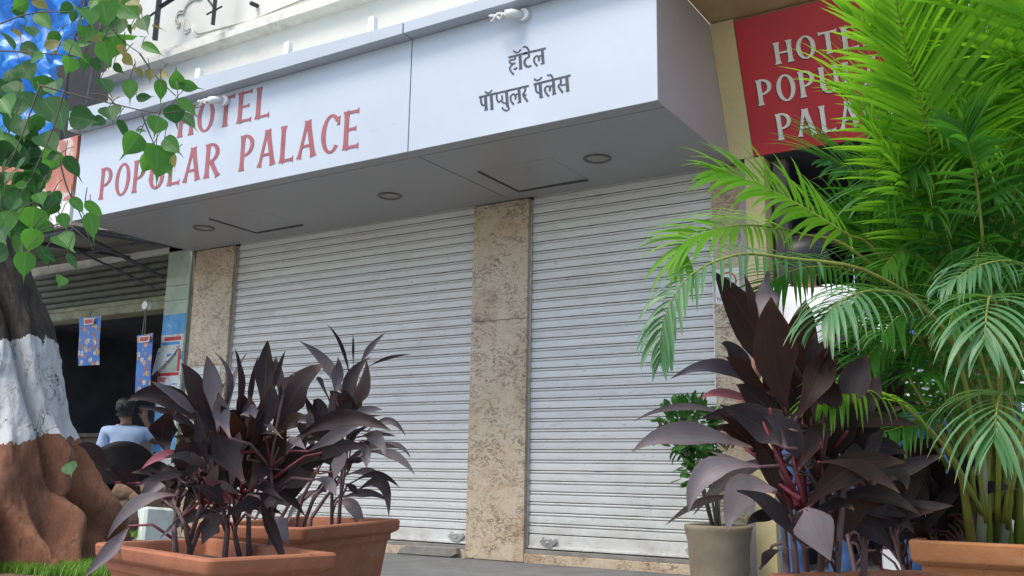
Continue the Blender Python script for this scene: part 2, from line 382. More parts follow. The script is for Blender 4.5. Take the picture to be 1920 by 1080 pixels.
def inst(name, me, parent, mat4):
    o = bpy.data.objects.new(name, me); COL.objects.link(o); o.parent = parent
    o.matrix_parent_inverse = Matrix.Translation(-root_loc(parent)); o.matrix_basis = mat4
    return o
def structure(name, mb, mat, **k):
    o = part(name, mb, mat, **k); o['kind'] = 'structure'; return o
def B(a, b): return MB().box(a, b)

# ------------------------------------------------------------ ground
structure('ground', B((-400, -400, -.3), (400, 400, -.03)), 'road')
structure('pavement', B((-14, -5.4, -.25), (14, -.02, 0)), 'pave')
bed = MB()
import math as _m
def blob(cx, cy, rx, ry, z0, z1, n=28, seed=3):
    rr = random.Random(seed); k = [1+rr.uniform(-.07, .07) for _ in range(n)]
    ring = lambda f, z: [(cx+rx*f*k[i]*math.cos(2*math.pi*i/n), cy+ry*f*k[i]*math.sin(2*math.pi*i/n), z) for i in range(n)]
    m = MB(); vs = ring(1.05, z0)+ring(1, z1)+ring(.6, z1+.02)+[(cx, cy, z1+.03)]
    fs = [(j*n+i, j*n+(i+1) % n, (j+1)*n+(i+1) % n, (j+1)*n+i) for j in range(2) for i in range(n)]
    fs += [(2*n+i, 2*n+(i+1) % n, 3*n) for i in range(n)]
    m.add(vs, fs); return m
structure('tree_bed_earth', blob(-1.05, -2.75, 1.35, 1.5, .002, .11), 'earth', smooth=True)

# ------------------------------------------------------------ hotel building
H = 2.75
hotel = thing('hotel_building', 'cream plastered hotel building with granite pillars round its closed shop front', 'building', (0, 0, 0))
up = MB().box((-5.05, 0, 2.78), (3.62, .3, 7.5))
part('upper_wall', up, 'wall', hotel)
part('roof_slab', B((-5.05, .3, 7.2), (3.62, 6, 7.5)), 'wall', hotel)
part('side_wall', B((3.32, .3, 2.78), (3.62, 6, 7.2)), 'wall', hotel)
cor = MB()
cor.prism([], 0, 0) if False else None
prof = [(0, 4.86), (-.035, 4.865), (-.12, 4.895), (-.12, 4.965), (-.075, 4.975), (-.075, 4.990), (-.055, 5.0), (-.055, 5.045), (0, 5.06)]
n = len(prof)
cor.add([(-5.05, y, z) for y, z in prof]+[(3.62, y, z) for y, z in prof], [(i, i+1, n+i+1, n+i) for i in range(n-1)]+[tuple(range(n)), tuple(range(2*n-1, n-1, -1))])
part('cornice', cor, 'mould', hotel)
# raised plaster moulding: long line that steps round the scalloped panel corner
raw = [(-2.135, -0.010, 5.118), (-2.795, -0.010, 5.078), (-3.507, -0.010, 5.120), (-3.582, -0.010, 5.126), (-3.638, -0.010, 5.170), (-3.690, -0.010, 5.256)]
raw2 = [(-3.713, -0.010, 5.231), (-3.778, -0.010, 5.211), (-3.815, -0.010, 5.239), (-3.856, -0.010, 5.360)]
raw3 = [(-3.887, -0.010, 5.330), (-3.928, -0.010, 5.316), (-3.964, -0.010, 5.393), (-3.963, -0.010, 5.455), (-3.915, -0.010, 5.480), (-3.842, -0.010, 5.455), (-3.833, -0.010, 5.514), (-3.786, -0.010, 5.552), (-3.704, -0.010, 5.579), (-3.567, -0.010, 5.555)]
raw[0:0] = [(2.0, -.01, 5.10)]
for off in (0, .032):
    for k_, path in enumerate((raw, raw2, raw3)):
        part('moulding', MB().tube([(p[0]-off*.5, p[1], p[2]-off) for p in path], .0085, 6), 'mould', hotel, smooth=True)
# granite pillars built from slabs
def pillar(x0, x1, splits, name='pillar', y0=0.0, y1=.24):
    core = part(name, B((x0+.02, y0+.02, 0), (x1-.02, y1, H-.012)), 'dark_gap', hotel)
    for a, b in zip(splits[:-1], splits[1:]):
        part('slab', B((x0, y0, a+.0015), (x1, y0+.0195, b-.0015)), 'granite', core, bevel=.002)
        for xx in ((x0, x0+.0195), (x1-.0195, x1)):
            part('slab', B((xx[0], y0+.021, a+.0015), (xx[1], y1, b-.0015)), 'granite', core)
pillar(-.002, .512, (0, 1.80, H-.004))
pillar(-3.335, -2.79, (0, 1.60, H-.004))
pillar(2.0, 2.205, (0, .86, 1.62, H-.004))
for a, b in ((-2.788, -.004), (.514, 1.998)):
    st = MB(); st.box((a, .0, -.02), (b, .3, .062)); part('threshold', st, 'granite', hotel, bevel=.004)
    part('sill_strip', B((a, .012, .0622), (b, .2, .092)), 'kerb', hotel, bevel=.003)
part('broken_stone', MB().prism([(-.62, .002), (-.10, .004), (-.04, .03), (-.05, .075), (-.52, .07), (-.58, .05)], -.055, -.001), 'kerb', hotel, bevel=.006)
# beige frame of the right bay: upright strip, then leaning outwards under the red board
fr = MB().box((2.275, -.10, 0), (2.405, .2, 2.742))
part('door_frame', fr, 'beige', hotel, bevel=.003)
TD = Vector((0, -.345, .855)).normalized(); TN = Vector((0, -.855, -.345)).normalized()
def tilt(u, v, d=0.0):
    p = Vector((u, -.10, 2.745)) + TD*v + TN*d; return p
def tilt_box(u0, u1, v0, v1, d0, d1):
    m = MB(); c = [tilt(u, v, d) for d in (d0, d1) for u, v in ((u0, v0), (u1, v0), (u1, v1), (u0, v1))]
    m.add(c, [(0,3,2,1),(4,5,6,7),(0,1,5,4),(1,2,6,5),(2,3,7,6),(3,0,4,7)]); return m
part('leaning_strip', tilt_box(2.1795, 2.339, .0, .918, -.12, 0), 'beige', hotel)
part('leaning_fascia', tilt_box(2.341, 3.62, .0, .918, -.12, -.035), 'beige_dark', hotel)
part('overhang_soffit', B((2.1795, -1.6, 3.603), (3.62, .0, 3.66)), 'beige_dark', hotel)
part('overhang_front', B((2.1795, -1.63, 3.603), (3.62, -1.602, 4.9)), 'beige', hotel)
# grey metal strip beside the pillar and the dark entrance behind the plants
part('steel_strip', B((2.207, -.012, 0), (2.272, .1, 2.742)), 'side', hotel)
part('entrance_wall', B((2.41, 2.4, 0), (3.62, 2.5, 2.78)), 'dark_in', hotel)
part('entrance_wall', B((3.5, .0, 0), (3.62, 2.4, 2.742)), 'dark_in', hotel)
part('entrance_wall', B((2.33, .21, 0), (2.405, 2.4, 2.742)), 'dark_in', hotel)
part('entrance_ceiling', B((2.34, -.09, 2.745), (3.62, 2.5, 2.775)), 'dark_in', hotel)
part('door_post', B((2.43, .02, 0), (2.52, .10, 2.742)), plain('brown_post', (.14, .115, .10), .7, .25, 9), hotel, bevel=.004)
part('door_lintel', B((2.522, .02, 2.12), (3.498, .09, 2.2)), 'dark_wood', hotel)
part('entrance_floor', B((2.41, -.02, -.02), (3.62, 2.5, .06)), 'kerb', hotel)
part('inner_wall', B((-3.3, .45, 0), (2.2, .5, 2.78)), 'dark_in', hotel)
for px_, zz_ in ((-2.72, 5.22), (-.6, 5.24)):
    part('pipe_stub', MB().tube([(px_, .02, zz_), (px_, -.09, zz_-.01)], .022, 10), 'iron', hotel, smooth=True)

# ------------------------------------------------------------ roller shutters, slat by slat
def slat_mesh(x0, x1, seed):
    prof = [(0.0, -.002), (.003, -.006), (.028, -.0085), (.0505, -.006), (.0515, .016), (.0548, .018), (.0556, -.003), (.0620, -.0065), (.0700, -.003), (.0708, .018), (.0757, .020)]
    nx = 26; rr = random.Random(seed); m = MB(); k = len(prof)
    for i in range(nx+1):
        x = x0+(x1-x0)*i/nx; w = rr.uniform(-.0010, .0010)+.0045*noise.noise(Vector((x*2.2, seed*7.3, 1)))+(.006 if rr.random() < .05 else 0)
        m.v += [(x, y+w, z) for z, y in prof]
    m.f = [(i*k+j, i*k+j+1, (i+1)*k+j+1, (i+1)*k+j) for i in range(nx) for j in range(k-1)]
    me = m.mesh('slat', MT['shutter'], True)
    me.set_sharp_from_angle(angle=R(30))
    return me
def shutter(x0, x1, label, locks):
    t = thing('roller_shutter', label, 'shutter', ((x0+x1)/2, .06, .1), 'closed roller shutters of the hotel front')
    ms = [slat_mesh(x0+.012, x1-.012, k) for k in range(9)]
    rr = random.Random(int(x0*10)+5)
    for i in range(34):
        inst('slat', ms[(i*5) % 9], t, Matrix.Translation((0, .06+rr.uniform(-.0012, .0012), .205+.0757*i)))
    br = MB(); br.box((x0+.012, .05, .104), (x1-.012, .075, .199)); br.box((x0+.012, .035, .100), (x1-.012, .0498, .118))
    rail = part('bottom_rail', br, 'shutter', t, bevel=.003)
    for x in (x0+.004, x1-.004):
        part('guide_channel', B((x-.008, .03, .095), (x+.008, .09, 2.738)), 'steel', t)
    part('shutter_backing', B((x0+.01, .09, .1), (x1-.01, .1, 2.74)), 'dark_gap', t)
    for lx in locks:
        lk = MB(); z = .150
        lk.prism([(lx-.075, z), (lx-.05, z+.022), (lx-.045, z+.035), (lx-.03, z+.02), (lx+.02, z+.024), (lx+.045, z+.012), (lx+.06, z+.03), (lx+.075, z+.004), (lx+.04, z-.026), (lx+.03, z-.04), (lx-.03, z-.034)], .028, .0495)
        lk.tube([(lx-.012, .0275, z-.005), (lx+.012, .0275, z-.005)], .009, 8)
        part('lock_hasp', lk, 'steel', t, bevel=.002)
    return t
shutter(-2.786, -.006, 'wide white roller shutter, left of the middle granite pillar', (-.115,))
shutter(.516, 1.996, 'narrower white roller shutter with dark scuffs, right of the middle granite pillar', (.70, 1.82))

# ------------------------------------------------------------ sign canopy
can = thing('sign_canopy', 'white and grey aluminium canopy box over both shutters with the hotel name on its front', 'canopy', (-.6, -.7, 2.75))
XL, XR, XS, YF = -3.385, 2.178, .357, -1.32
part('canopy_core', B((XL+.01, YF+.020, H+.014), (XR-.014, -.003, 3.55)), 'dark_gap', can)
part('front_panel', B((XL, YF, H), (XS-.004, YF+.0115, 3.562)), 'sign_white', can, bevel=.0015)
part('front_panel', B((XS+.004, YF, H), (XR, YF+.0115, 3.562)), 'sign_white', can, bevel=.0015)
YS = -1.203
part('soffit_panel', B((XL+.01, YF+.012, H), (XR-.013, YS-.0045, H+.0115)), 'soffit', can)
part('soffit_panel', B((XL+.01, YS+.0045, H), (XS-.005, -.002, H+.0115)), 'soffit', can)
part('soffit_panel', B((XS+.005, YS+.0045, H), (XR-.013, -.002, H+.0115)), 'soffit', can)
part('end_panel', B((XR-.0115, YF+.0118, H-.001), (XR, -.004, 3.602)), 'side', can)
part('end_panel', B((XL, YF+.0118, H-.001), (XL+.0095, -.004, 3.56)), 'sign_white', can)
def ledge(x0, x1, za, zb):
    m = MB(); y0, y1 = -1.425, -1.19
    m.add([(x0,y0,3.564),(x1,y0,3.564),(x1,y1,3.564),(x0,y1,3.564),(x0,y0,za),(x1,y0,zb),(x1,y1,zb),(x0,y1,za)],
          [(0,3,2,1),(4,5,6,7),(0,1,5,4),(1,2,6,5),(2,3,7,6),(3,0,4,7)])
    return part('ledge', m, 'ledge', can, bevel=.003)
ledge(-3.44, XS-.005, 3.745, 3.648); ledge(XS+.005, XR, 3.648, 3.645)
part('canopy_roof', B((XL+.02, -1.18, 3.563), (XR-.02, -.003, 3.60)), 'ledge', can)

def stroke(x0, z0, x1, z1, w, fl=.55, w1=None, n=10):
    d = Vector((x1-x0, z1-z0)); L = d.length; d.normalize(); p = Vector((-d.y, d.x)); A = []; Bq = []
    w1 = w if w1 is None else w1
    for i in range(n+1):
        t = i/n; h = (w+(w1-w)*t)/2*(1+fl*abs(2*t-1)**7)
        c = Vector((x0, z0))+d*L*t; A.append(c+p*h); Bq.append(c-p*h)
    return A+Bq[::-1]
def ring(cx, cz, rx, rz, wx, wz, a0, a1, n=26):
    o = []; i_ = []
    for k in range(n+1):
        a = R(a0+(a1-a0)*k/n); o.append((cx+rx*math.cos(a), cz+rz*math.sin(a))); i_.append((cx+(rx-wx)*math.cos(a), cz+(rz-wz)*math.sin(a)))
    return ('ring', o, i_)
def glyph(ch):
    s = .125; W_ = .5
    if ch == 'H': return .54, [stroke(.09, 0, .09, 1, s), stroke(.45, 0, .45, 1, s), stroke(.12, .5, .42, .5, .085, 0)]
    if ch == 'O': return .56, [ring(.28, .5, .27, .52, .125, .075, 0, 360, 40)]
    if ch == 'T': return .52, [stroke(.26, 0, .26, .98, s), stroke(.01, .945, .51, .945, .085, 1.1)]
    if ch == 'E': return .46, [stroke(.10, 0, .10, 1, s), stroke(.12, .955, .43, .955, .075, 1.2), stroke(.12, .51, .37, .51, .07, 1.0), stroke(.12, .045, .45, .045, .075, 1.3)]
    if ch == 'L': return .44, [stroke(.10, 0, .10, 1, s), stroke(.12, .045, .43, .045, .078, 1.5)]
    if ch == 'P': return .50, [stroke(.10, 0, .10, 1, s), ring(.16, .70, .30, .31, .12, .075, -100, 100)]
    if ch == 'R': return .54, [stroke(.10, 0, .10, 1, s), ring(.16, .72, .30, .29, .12, .075, -100, 100), stroke(.22, .45, .46, 0, .12, .5)]
    if ch == 'U': return .56, [stroke(.09, .3, .09, 1, s, .5), stroke(.47, .3, .47, 1, .11, .5), ring(.28, .32, .2525, .34, .125, .08, 180, 360)]
    if ch == 'A': return .60, [stroke(.30, 1, .50, 0, .13, .45), stroke(.28, 1, .08, 0, .085, .8), stroke(.16, .32, .44, .32, .07, 0)]
    if ch == 'C': return .54, [ring(.30, .5, .28, .52, .125, .075, 42, 318, 34), stroke(.50, .70, .50, .92, .07, .4)]
def letter_mb(ch, place, depth):
    """place(x, z, d) maps the letter's plane into the world; d is the height above the board"""
    m = MB(); w, parts_ = glyph(ch)
    for j, q in enumerate(parts_):
        dd = depth+j*.0004
        if q[0] == 'ring':
            o, i_ = q[1], q[2]; n = len(o)
            vs = [place(x, z, h) for h in (0.0002, dd) for x, z in o+i_]
            fs = []
            for k in range(n-1):
                fs += [(2*n+k, 2*n+k+1, 3*n+k+1, 3*n+k), (k, k+1, 2*n+k+1, 2*n+k), (n+k, 3*n+k, 3*n+k+1, n+k+1)]
            fs += [(0, 2*n, 3*n, n), (n-1, 2*n-1, 4*n-1, 3*n-1)]
        else:
            n = len(q); vs = [place(x, z, h) for h in (0.0002, dd) for x, z in q]
            h2 = n//2
            fs = [(n+i, n+i+1, n+n-2-i, n+n-1-i) for i in range(h2-1)] + [(i, (i+1) % n, n+(i+1) % n, n+i) for i in range(n)]
        m.add(vs, fs)
    return w, m
def word(txt, x0, x1, h, place0, depth, mat, parent, edge=None):
    ws = [glyph(c)[0] for c in txt]; gap = .085
    tot = sum(ws)+gap*(len(ws)-1); sx = (x1-x0)/tot; x = 0
    for c, w in zip(txt, ws):
        def pl(a, b, d, x=x): return place0(x0+(x+a)*sx, b*h, d)
        part('letter', letter_mb(c, pl, depth)[1], mat, parent)
        if edge:  # dark copy set off to the lower left, painted as the letter's shadow
            def pl2(a, b, d, x=x): return place0(x0+(x+a)*sx-.006, b*h-.005, d)
            part('letter_shadow', letter_mb(c, pl2, depth*.45)[1], edge, parent)
        x += w+gap
fp = [o for o in can.children] if False else None
panels = [o for o in COL.objects if o.name.startswith('front_panel')]
word('HOTEL', -2.06, -1.00, .255, lambda x, z, d: (x, YF-d, 3.272+z-(x+1.5)*.012), .003, 'letter_red', panels[0])
word('POPULAR', -3.04, -1.50, .283, lambda x, z, d: (x, YF-d, 2.873+z-(x+1.5)*.012), .003, 'letter_red', panels[0])
word('PALACE', -1.30, -.085, .287, lambda x, z, d: (x, YF-d, 2.868+z-(x+1)*.01), .003, 'letter_red', panels[0])

# Devanagari line, each sign a set of pen strokes on the right panel: (polyline in millimetres across the panel, pen width)
DEV = [[(12.9,[(1151,3248),(1239,3247)]),(12.9,[(1199,3248),(1201,3224),(1168,3227),(1160,3217),(1174,3201),(1204,3197)]),(12.0,[(1204,3197),(1183,3191),(1164,3175),(1171,3150),(1194,3123)]),(12.0,[(1194,3162),(1208,3156),(1217,3167)])],[(12.9,[(1233,3248),(1295,3247)]),(20.6,[(1238,3247),(1247,3146)]),(8.6,[(1233,3151),(1257,3151)]),(11.2,[(1189,3285),(1209,3269),(1229,3268),(1245,3282)])],[(12.9,[(1268,3247),(1350,3247)]),(15.5,[(1302,3247),(1306,3217)]),(16.3,[(1309,3217),(1280,3206),(1274,3177),(1296,3153),(1324,3153)]),(12.0,[(1260,3293),(1284,3289),(1300,3267),(1307,3251)])],[(12.9,[(1344,3246),(1428,3246)]),(18.9,[(1402,3243),(1411,3147)]),(8.6,[(1393,3149),(1420,3150)]),(12.9,[(1367,3142),(1346,3172),(1345,3199),(1364,3210),(1380,3192),(1378,3172)]),(11.2,[(1374,3198),(1386,3205),(1405,3200)])],[(12.9,[(931,3022),(1003,3022)]),(13.8,[(943,3023),(948,2984),(962,2961),(985,2963)]),(20.6,[(979,3022),(990,2924)]),(8.6,[(975,2926),(1001,2926)])],[(12.9,[(1000,3022),(1052,3023)]),(20.6,[(1024,3022),(1035,2920)]),(8.6,[(1021,2921),(1046,2922)]),(11.2,[(977,3051),(994,3038),(1014,3039),(1031,3051)])],[(12.9,[(1049,3022),(1160,3021)]),(12.0,[(1067,3020),(1070,2980),(1087,2958),(1109,2972),(1107,2999)]),(11.2,[(1105,2969),(1117,2948),(1135,2941),(1148,2948)]),(18.9,[(1141,3021),(1152,2913)]),(11.2,[(1152,2918),(1163,2900),(1150,2889),(1127,2897),(1110,2916)])],[(12.9,[(1157,3022),(1252,3021)]),(18.9,[(1234,3020),(1244,2926)]),(8.6,[(1226,2926),(1253,2926)]),(12.9,[(1198,2919),(1177,2949),(1174,2978),(1194,2990),(1212,2971),(1208,2951)]),(11.2,[(1206,2977),(1219,2984),(1238,2980)])],[(12.9,[(1249,3022),(1307,3021)]),(13.8,[(1278,3021),(1282,2995),(1267,2978),(1270,2963),(1300,2919)]),(12.0,[(1273,2972),(1288,2962)])],[(12.9,[(1343,3023),(1419,3024)]),(13.8,[(1357,3024),(1361,2981),(1376,2961),(1399,2966)]),(20.6,[(1389,3024),(1398,2926)]),(8.6,[(1386,2927),(1412,2928)]),(11.2,[(1346,3060),(1362,3047),(1385,3047),(1402,3060)])],[(12.9,[(1416,3024),(1512,3025)]),(18.9,[(1484,3024),(1492,2929)]),(8.6,[(1479,2929),(1505,2930)]),(12.9,[(1453,2922),(1430,2954),(1426,2980),(1445,2991),(1462,2975),(1458,2954)]),(11.2,[(1458,2980),(1470,2986),(1486,2983)]),(12.0,[(1441,3062),(1466,3059),(1478,3041),(1485,3024)])],[(12.9,[(1509,3025),(1606,3026)]),(13.8,[(1534,3024),(1539,2993),(1524,2980),(1524,2968),(1553,2925)]),(11.2,[(1535,2979),(1560,2974),(1585,2978)]),(19.8,[(1579,3025),(1588,2928)]),(8.6,[(1575,2930),(1599,2930)])]]
def pen(m, pts, w, y):
    pts = [Vector(p) for p in pts]
    if len(pts) > 2:                     # smooth the hand-drawn curve
        q = []
        for i in range(len(pts)-1):
            p0 = pts[max(i-1, 0)]; p1 = pts[i]; p2 = pts[i+1]; p3 = pts[min(i+2, len(pts)-1)]
            for k in range(5):
                t = k/5; q.append(.5*((2*p1)+(p2-p0)*t+(2*p0-5*p1+4*p2-p3)*t*t+(3*p1-p0-3*p2+p3)*t*t*t))
        pts = q+[pts[-1]]
    L = []; Rr = []; n = len(pts)
    for i, p in enumerate(pts):
        t = (pts[min(i+1, n-1)]-pts[max(i-1, 0)]).normalized(); nn = Vector((-t.y, t.x))
        hw = w/2*(.62+.38*abs(nn.x*.94+nn.y*.34)) if n > 2 else w/2
        L.append(p+nn*hw); Rr.append(p-nn*hw)
    vs = [(p.x, y, p.y) for p in L]+[(p.x, y, p.y) for p in Rr]+[(p.x, YF-.0002, p.y) for p in L]+[(p.x, YF-.0002, p.y) for p in Rr]
    fs = [(i, i+1, n+i+1, n+i) for i in range(n-1)]+[(i, 2*n+i, 2*n+i+1, i+1) for i in range(n-1)]+[(n+i, n+i+1, 3*n+i+1, 3*n+i) for i in range(n-1)]
    fs += [(0, n, 3*n, 2*n), (n-1, 3*n-1, 4*n-1, 2*n-1)]
    m.add(vs, fs)
for let in DEV:
    m = MB()
    for j, (w, pts) in enumerate(let): pen(m, [(a/1000, b/1000) for a, b in pts], w/1000, YF-.0025-j*.0003)
    part('letter', m, 'letter_black', panels[1])

# recessed lamps and access hatches in the soffit
for i, (x, y, lab) in enumerate(((-2.533, -.593, 'round recessed lamp at the left end of the canopy soffit'), (-.414, -.566, 'round recessed lamp in the soffit above the wide shutter, near the middle seam'), (1.407, -.573, 'round recessed lamp in the soffit above the narrower shutter'))):
    t = thing('downlight', lab, 'ceiling lamp', (x, y, H), 'recessed lamps in the canopy soffit')
    rg = MB(); pr = [(.074, -.001), (.092, -.001), (.096, -.006), (.090, -.011), (.078, -.011), (.074, -.004)]
    rg.lathe(pr, (x, y, H), 36); part('lamp_ring', rg, 'ring_grey', t, smooth=True)
    le = MB(); le.lathe([(.0735, -.002), (.05, -.0035), (.001, -.004)], (x, y, H), 32); part('lamp_lens', le, 'downlens', t, smooth=True)
for x0, x1, y0, y1, lab in ((-2.235, -1.655, -.79, -.245, 'access hatch in the canopy soffit near its left end, hanging slightly open'), (.535, 1.135, -.745, -.19, 'access hatch in the canopy soffit right of the middle seam')):
    t = thing('access_hatch', lab, 'hatch', ((x0+x1)/2, (y0+y1)/2, H), 'hatches in the canopy soffit')
    f = MB(); z0 = H-.016; z1 = H-.001
    f.box((x0, y0, z0+.004), (x0+.010, y1, z1)); f.box((x0+.011, y1-.012, z0), (x1, y1, z1))
    part('hatch_gap_shade', f, 'hatch_grey', t)  # dark L-shaped strips drawn for the shaded gap beside the door
    d = MB(); d.add([(x0+.024, y0, H-.0012), (x1, y0, H-.0012), (x1, y1-.03, H-.0016), (x0+.024, y1-.03, H-.009), (x0+.024, y0, H-.0006), (x1, y0, H-.0006), (x1, y1-.03, H-.0006), (x0+.024, y1-.03, H-.004)],
          [(0,3,2,1),(4,5,6,7),(0,1,5,4),(1,2,6,5),(2,3,7,6),(3,0,4,7)])
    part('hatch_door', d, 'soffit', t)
    l = MB(); l.tube([(x0+.05, y1+.006, H-.012), (x1-.02, y1+.006, H-.012)], .004, 6); part('hatch_lip', l, 'steel', t)

# twisted-tube lamps on brackets under the ledge
for x, z, lab in ((-1.50, 3.485, 'white tube lamp on a bracket above the English lettering'), (1.27, 3.505, 'white tube lamp on a bracket above the Devanagari lettering')):
    t = thing('sign_lamp', lab, 'lamp', (x, YF, z), 'lamps over the sign')
    bp = MB(); bp.tube([(x, YF-.0005, z), (x, YF-.03, z)], .043, 20); part('bracket_plate', bp, 'white_metal', t, smooth=False, bevel=.003)
    ho = MB(); ho.tube([(x-.01, YF-.031, z), (x-.05, YF-.085, z-.008), (x-.085, YF-.10, z-.012)], [.026, .030, .028], 14); part('lamp_holder', ho, 'white_metal', t, smooth=True)
    bu = MB()
    for k in (0, 1):
        bu.tube([(x-.086-.11*i/14, YF-.102+.017*math.cos(i*.42+k*math.pi), z-.014+.017*math.sin(i*.42+k*math.pi)) for i in range(15)], .0085, 8)
    part('lamp_tube', bu, 'lamp_glass', t, smooth=True)
for x, zt, lab in ((-2.07, 3.95, 'leftmost of the three white steel stubs standing behind the canopy ledge'), (-1.03, 3.94, 'middle one of the three white steel stubs standing behind the canopy ledge'), (-.16, 3.935, 'rightmost of the three white steel stubs standing behind the canopy ledge')):
    m = MB(); m.box((x-.028, -1.17, 3.602), (x+.022, -1.166, zt)); m.box((x+.0222, -1.17, 3.602), (x+.027, -1.125, zt-.004))
    o = part('bracket_post', m, 'white_metal'); tag(o, lab, 'post', 'steel stubs behind the canopy ledge')

# red signboard on the leaning fascia
rb = thing('red_signboard', 'red signboard with white hotel name, leaning out over the entrance behind the palm', 'sign', tuple(tilt(2.9, 0)))
board = part('board', tilt_box(2.343, 3.50, .002, .90, -.034, -.0005), 'red_board', rb, bevel=.002)
word('HOTEL', 2.575, 3.22, .14, lambda x, z, d: tilt(x, .567+z, d), .010, 'letter_white', rb, 'letter_shadow')
word('POPULAR', 2.425, 3.37, .167, lambda x, z, d: tilt(x, .327+z, d), .010, 'letter_white', rb, 'letter_shadow')
word('PALACE', 2.52, 3.31, .172, lambda x, z, d: tilt(x, .082+z, d), .010, 'letter_white', rb, 'letter_shadow')

# text from the built-in font, as mesh
def text_mesh(name, body, size, mat, parent, place):
    cu = bpy.data.curves.new(name, 'FONT'); cu.body = body; cu.size = size; cu.resolution_u = 3
    ob = bpy.data.objects.new(name, cu); COL.objects.link(ob)
    bpy.context.view_layer.update()
    me = bpy.data.meshes.new_from_object(ob.evaluated_get(bpy.context.evaluated_depsgraph_get()))
    bpy.data.objects.remove(ob)
    for v in me.vertices: v.co = Vector(place(v.co.x, v.co.y))
    me.materials.clear(); me.materials.append(MT[mat])
    o = bpy.data.objects.new(name, me); COL.objects.link(o); o.parent = parent
    o.matrix_parent_inverse = Matrix.Translation(-root_loc(parent)); return o

# no-parking plate on the right pillar
npb = thing('parking_plate', 'small white parking sign with a red ring on the right granite pillar', 'sign', (2.10, -.01, 1.9))
part('plate', B((2.018, -.006, 1.780), (2.185, -.001, 2.02)), 'paper_white', npb)
rr_ = MB(); o_, i_ = [], []
for k in range(33):
    a = 2*math.pi*k/32; o_.append((2.10+.068*math.cos(a), -.0085, 1.93+.068*math.sin(a))); i_.append((2.10+.056*math.cos(a), -.0085, 1.93+.056*math.sin(a)))
rr_.add(o_+i_, [(k, k+1, 33+k+1, 33+k) for k in range(32)]); part('ring', rr_, 'red_board', npb)
text_mesh('lettering', 'P', .095, 'letter_black', npb, lambda x, y: (2.070+x, -.0088, 1.897+y))
text_mesh('lettering', 'NO', .036, 'letter_black', npb, lambda x, y: (2.026+x, -.0088, 1.805+y))

# ------------------------------------------------------------ neighbouring shop on the left
nb = thing('neighbour_shop', 'old mint-green shop building with an open dark front, left of the hotel', 'building', (-4.6, .2, 0))
part('mint_pillar', B((-3.76, .0, 0), (-3.405, .3, 2.9)), 'mint', nb, bevel=.006)
for z in (1.98, 2.12, 2.27, 2.42):
    part('tile_joint', B((-3.755, -.0022, z), (-3.41, -.0006, z+.006)), 'fibre', nb)
part('pipe_gap', B((-3.40, .05, 0), (-3.34, .3, 2.9)), 'dark_gap', nb)
part('drain_pipe', MB().tube([(-3.372, .03, 0), (-3.372, .03, 2.74)], .022, 10), 'fibre', nb, smooth=True)
part('lintel_beam', B((-6.6, .04, 2.215), (-3.762, .26, 2.335)), 'old_beam', nb, bevel=.008)
part('beam_lip', B((-6.6, .02, 2.30), (-3.762, .039, 2.345)), 'old_beam', nb, bevel=.006)
for i in range(6):
    z = 2.352+i*.074
    sl = MB(); pr = [(0, .075), (.008, .05), (.030, .035), (.055, .04), (.068, .065), (.073, .085)]
    k = len(pr); sl.add([(x, y, z+q) for x in (-6.6, -3.762) for q, y in pr], [(j, j+1, k+j+1, k+j) for j in range(k-1)])
    part('slat', sl, 'old_slat', nb, smooth=True)
part('box_backing', B((-6.6, .10, 2.346), (-3.762, .26, 2.96)), 'fibre', nb)
part('upper_wall', B((-7.6, .1, 2.97), (-5.06, .4, 3.7)), 'fibre', nb)
part('gap_wall', B((-5.06, .02, 2.905), (-3.40, .3, 2.99)), 'fibre', nb)
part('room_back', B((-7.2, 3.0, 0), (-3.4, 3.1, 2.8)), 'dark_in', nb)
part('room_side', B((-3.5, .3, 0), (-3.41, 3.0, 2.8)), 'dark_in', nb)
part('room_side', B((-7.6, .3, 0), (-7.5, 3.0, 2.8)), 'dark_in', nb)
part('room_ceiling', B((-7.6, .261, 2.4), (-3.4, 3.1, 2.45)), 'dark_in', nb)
part('step', B((-7.6, -.5, -.02), (-3.40, 3.0, .10)), 'kerb', nb, bevel=.01)
# things in the dim room
t = thing('shop_counter', 'dark wooden counter inside the dim shop', 'counter', (-5.0, 1.2, .1))
part('counter_front', B((-6.4, 1.0, .10), (-4.0, 1.06, .98)), 'dark_wood', t); part('counter_top', B((-6.45, .96, .982), (-3.95, 1.5, 1.03)), 'dark_wood', t, bevel=.004)
t = thing('shop_shelf', 'dark shelves on the back wall of the dim shop', 'shelf', (-5.3, 2.8, .1))
for z in (.6, 1.1, 1.6, 2.05): part('shelf_board', B((-7, 2.62, z), (-3.6, 2.99, z+.03)), 'dark_wood', t)
for x in (-6.98, -5.8, -4.7, -3.64): part('shelf_side', B((x, 2.6, .1), (x+.03, 2.615, 2.3)), 'dark_wood', t)
t = thing('shop_box', 'brown cardboard box on the counter inside the dim shop', 'box', (-4.85, 1.2, 1.03))
part('box_body', B((-5.05, 1.05, 1.031), (-4.62, 1.4, 1.29)), plain('brown_card', (.10, .075, .06), .8), t); part('tape', B((-4.86, 1.0485, 1.032), (-4.81, 1.0495, 1.2905)), 'dark_wood', t)
t = thing('drinks_cooler', 'bright red cool box with a pale lid beside the seated person', 'cool box', (-4.30, -.37, .1))
part('cooler_body', B((-4.52, -.55, .12), (-4.17, -.25, .80)), 'plastic_red', t, bevel=.015); part('cooler_lid', B((-4.535, -.565, .802), (-4.155, -.235, .845)), 'white_metal', t, bevel=.012)
for x in (-4.5, -4.2):
    for y in (-.52, -.28): part('foot', B((x-.02, y-.02, .1), (x+.02, y+.02, .119)), 'plastic_black', t)

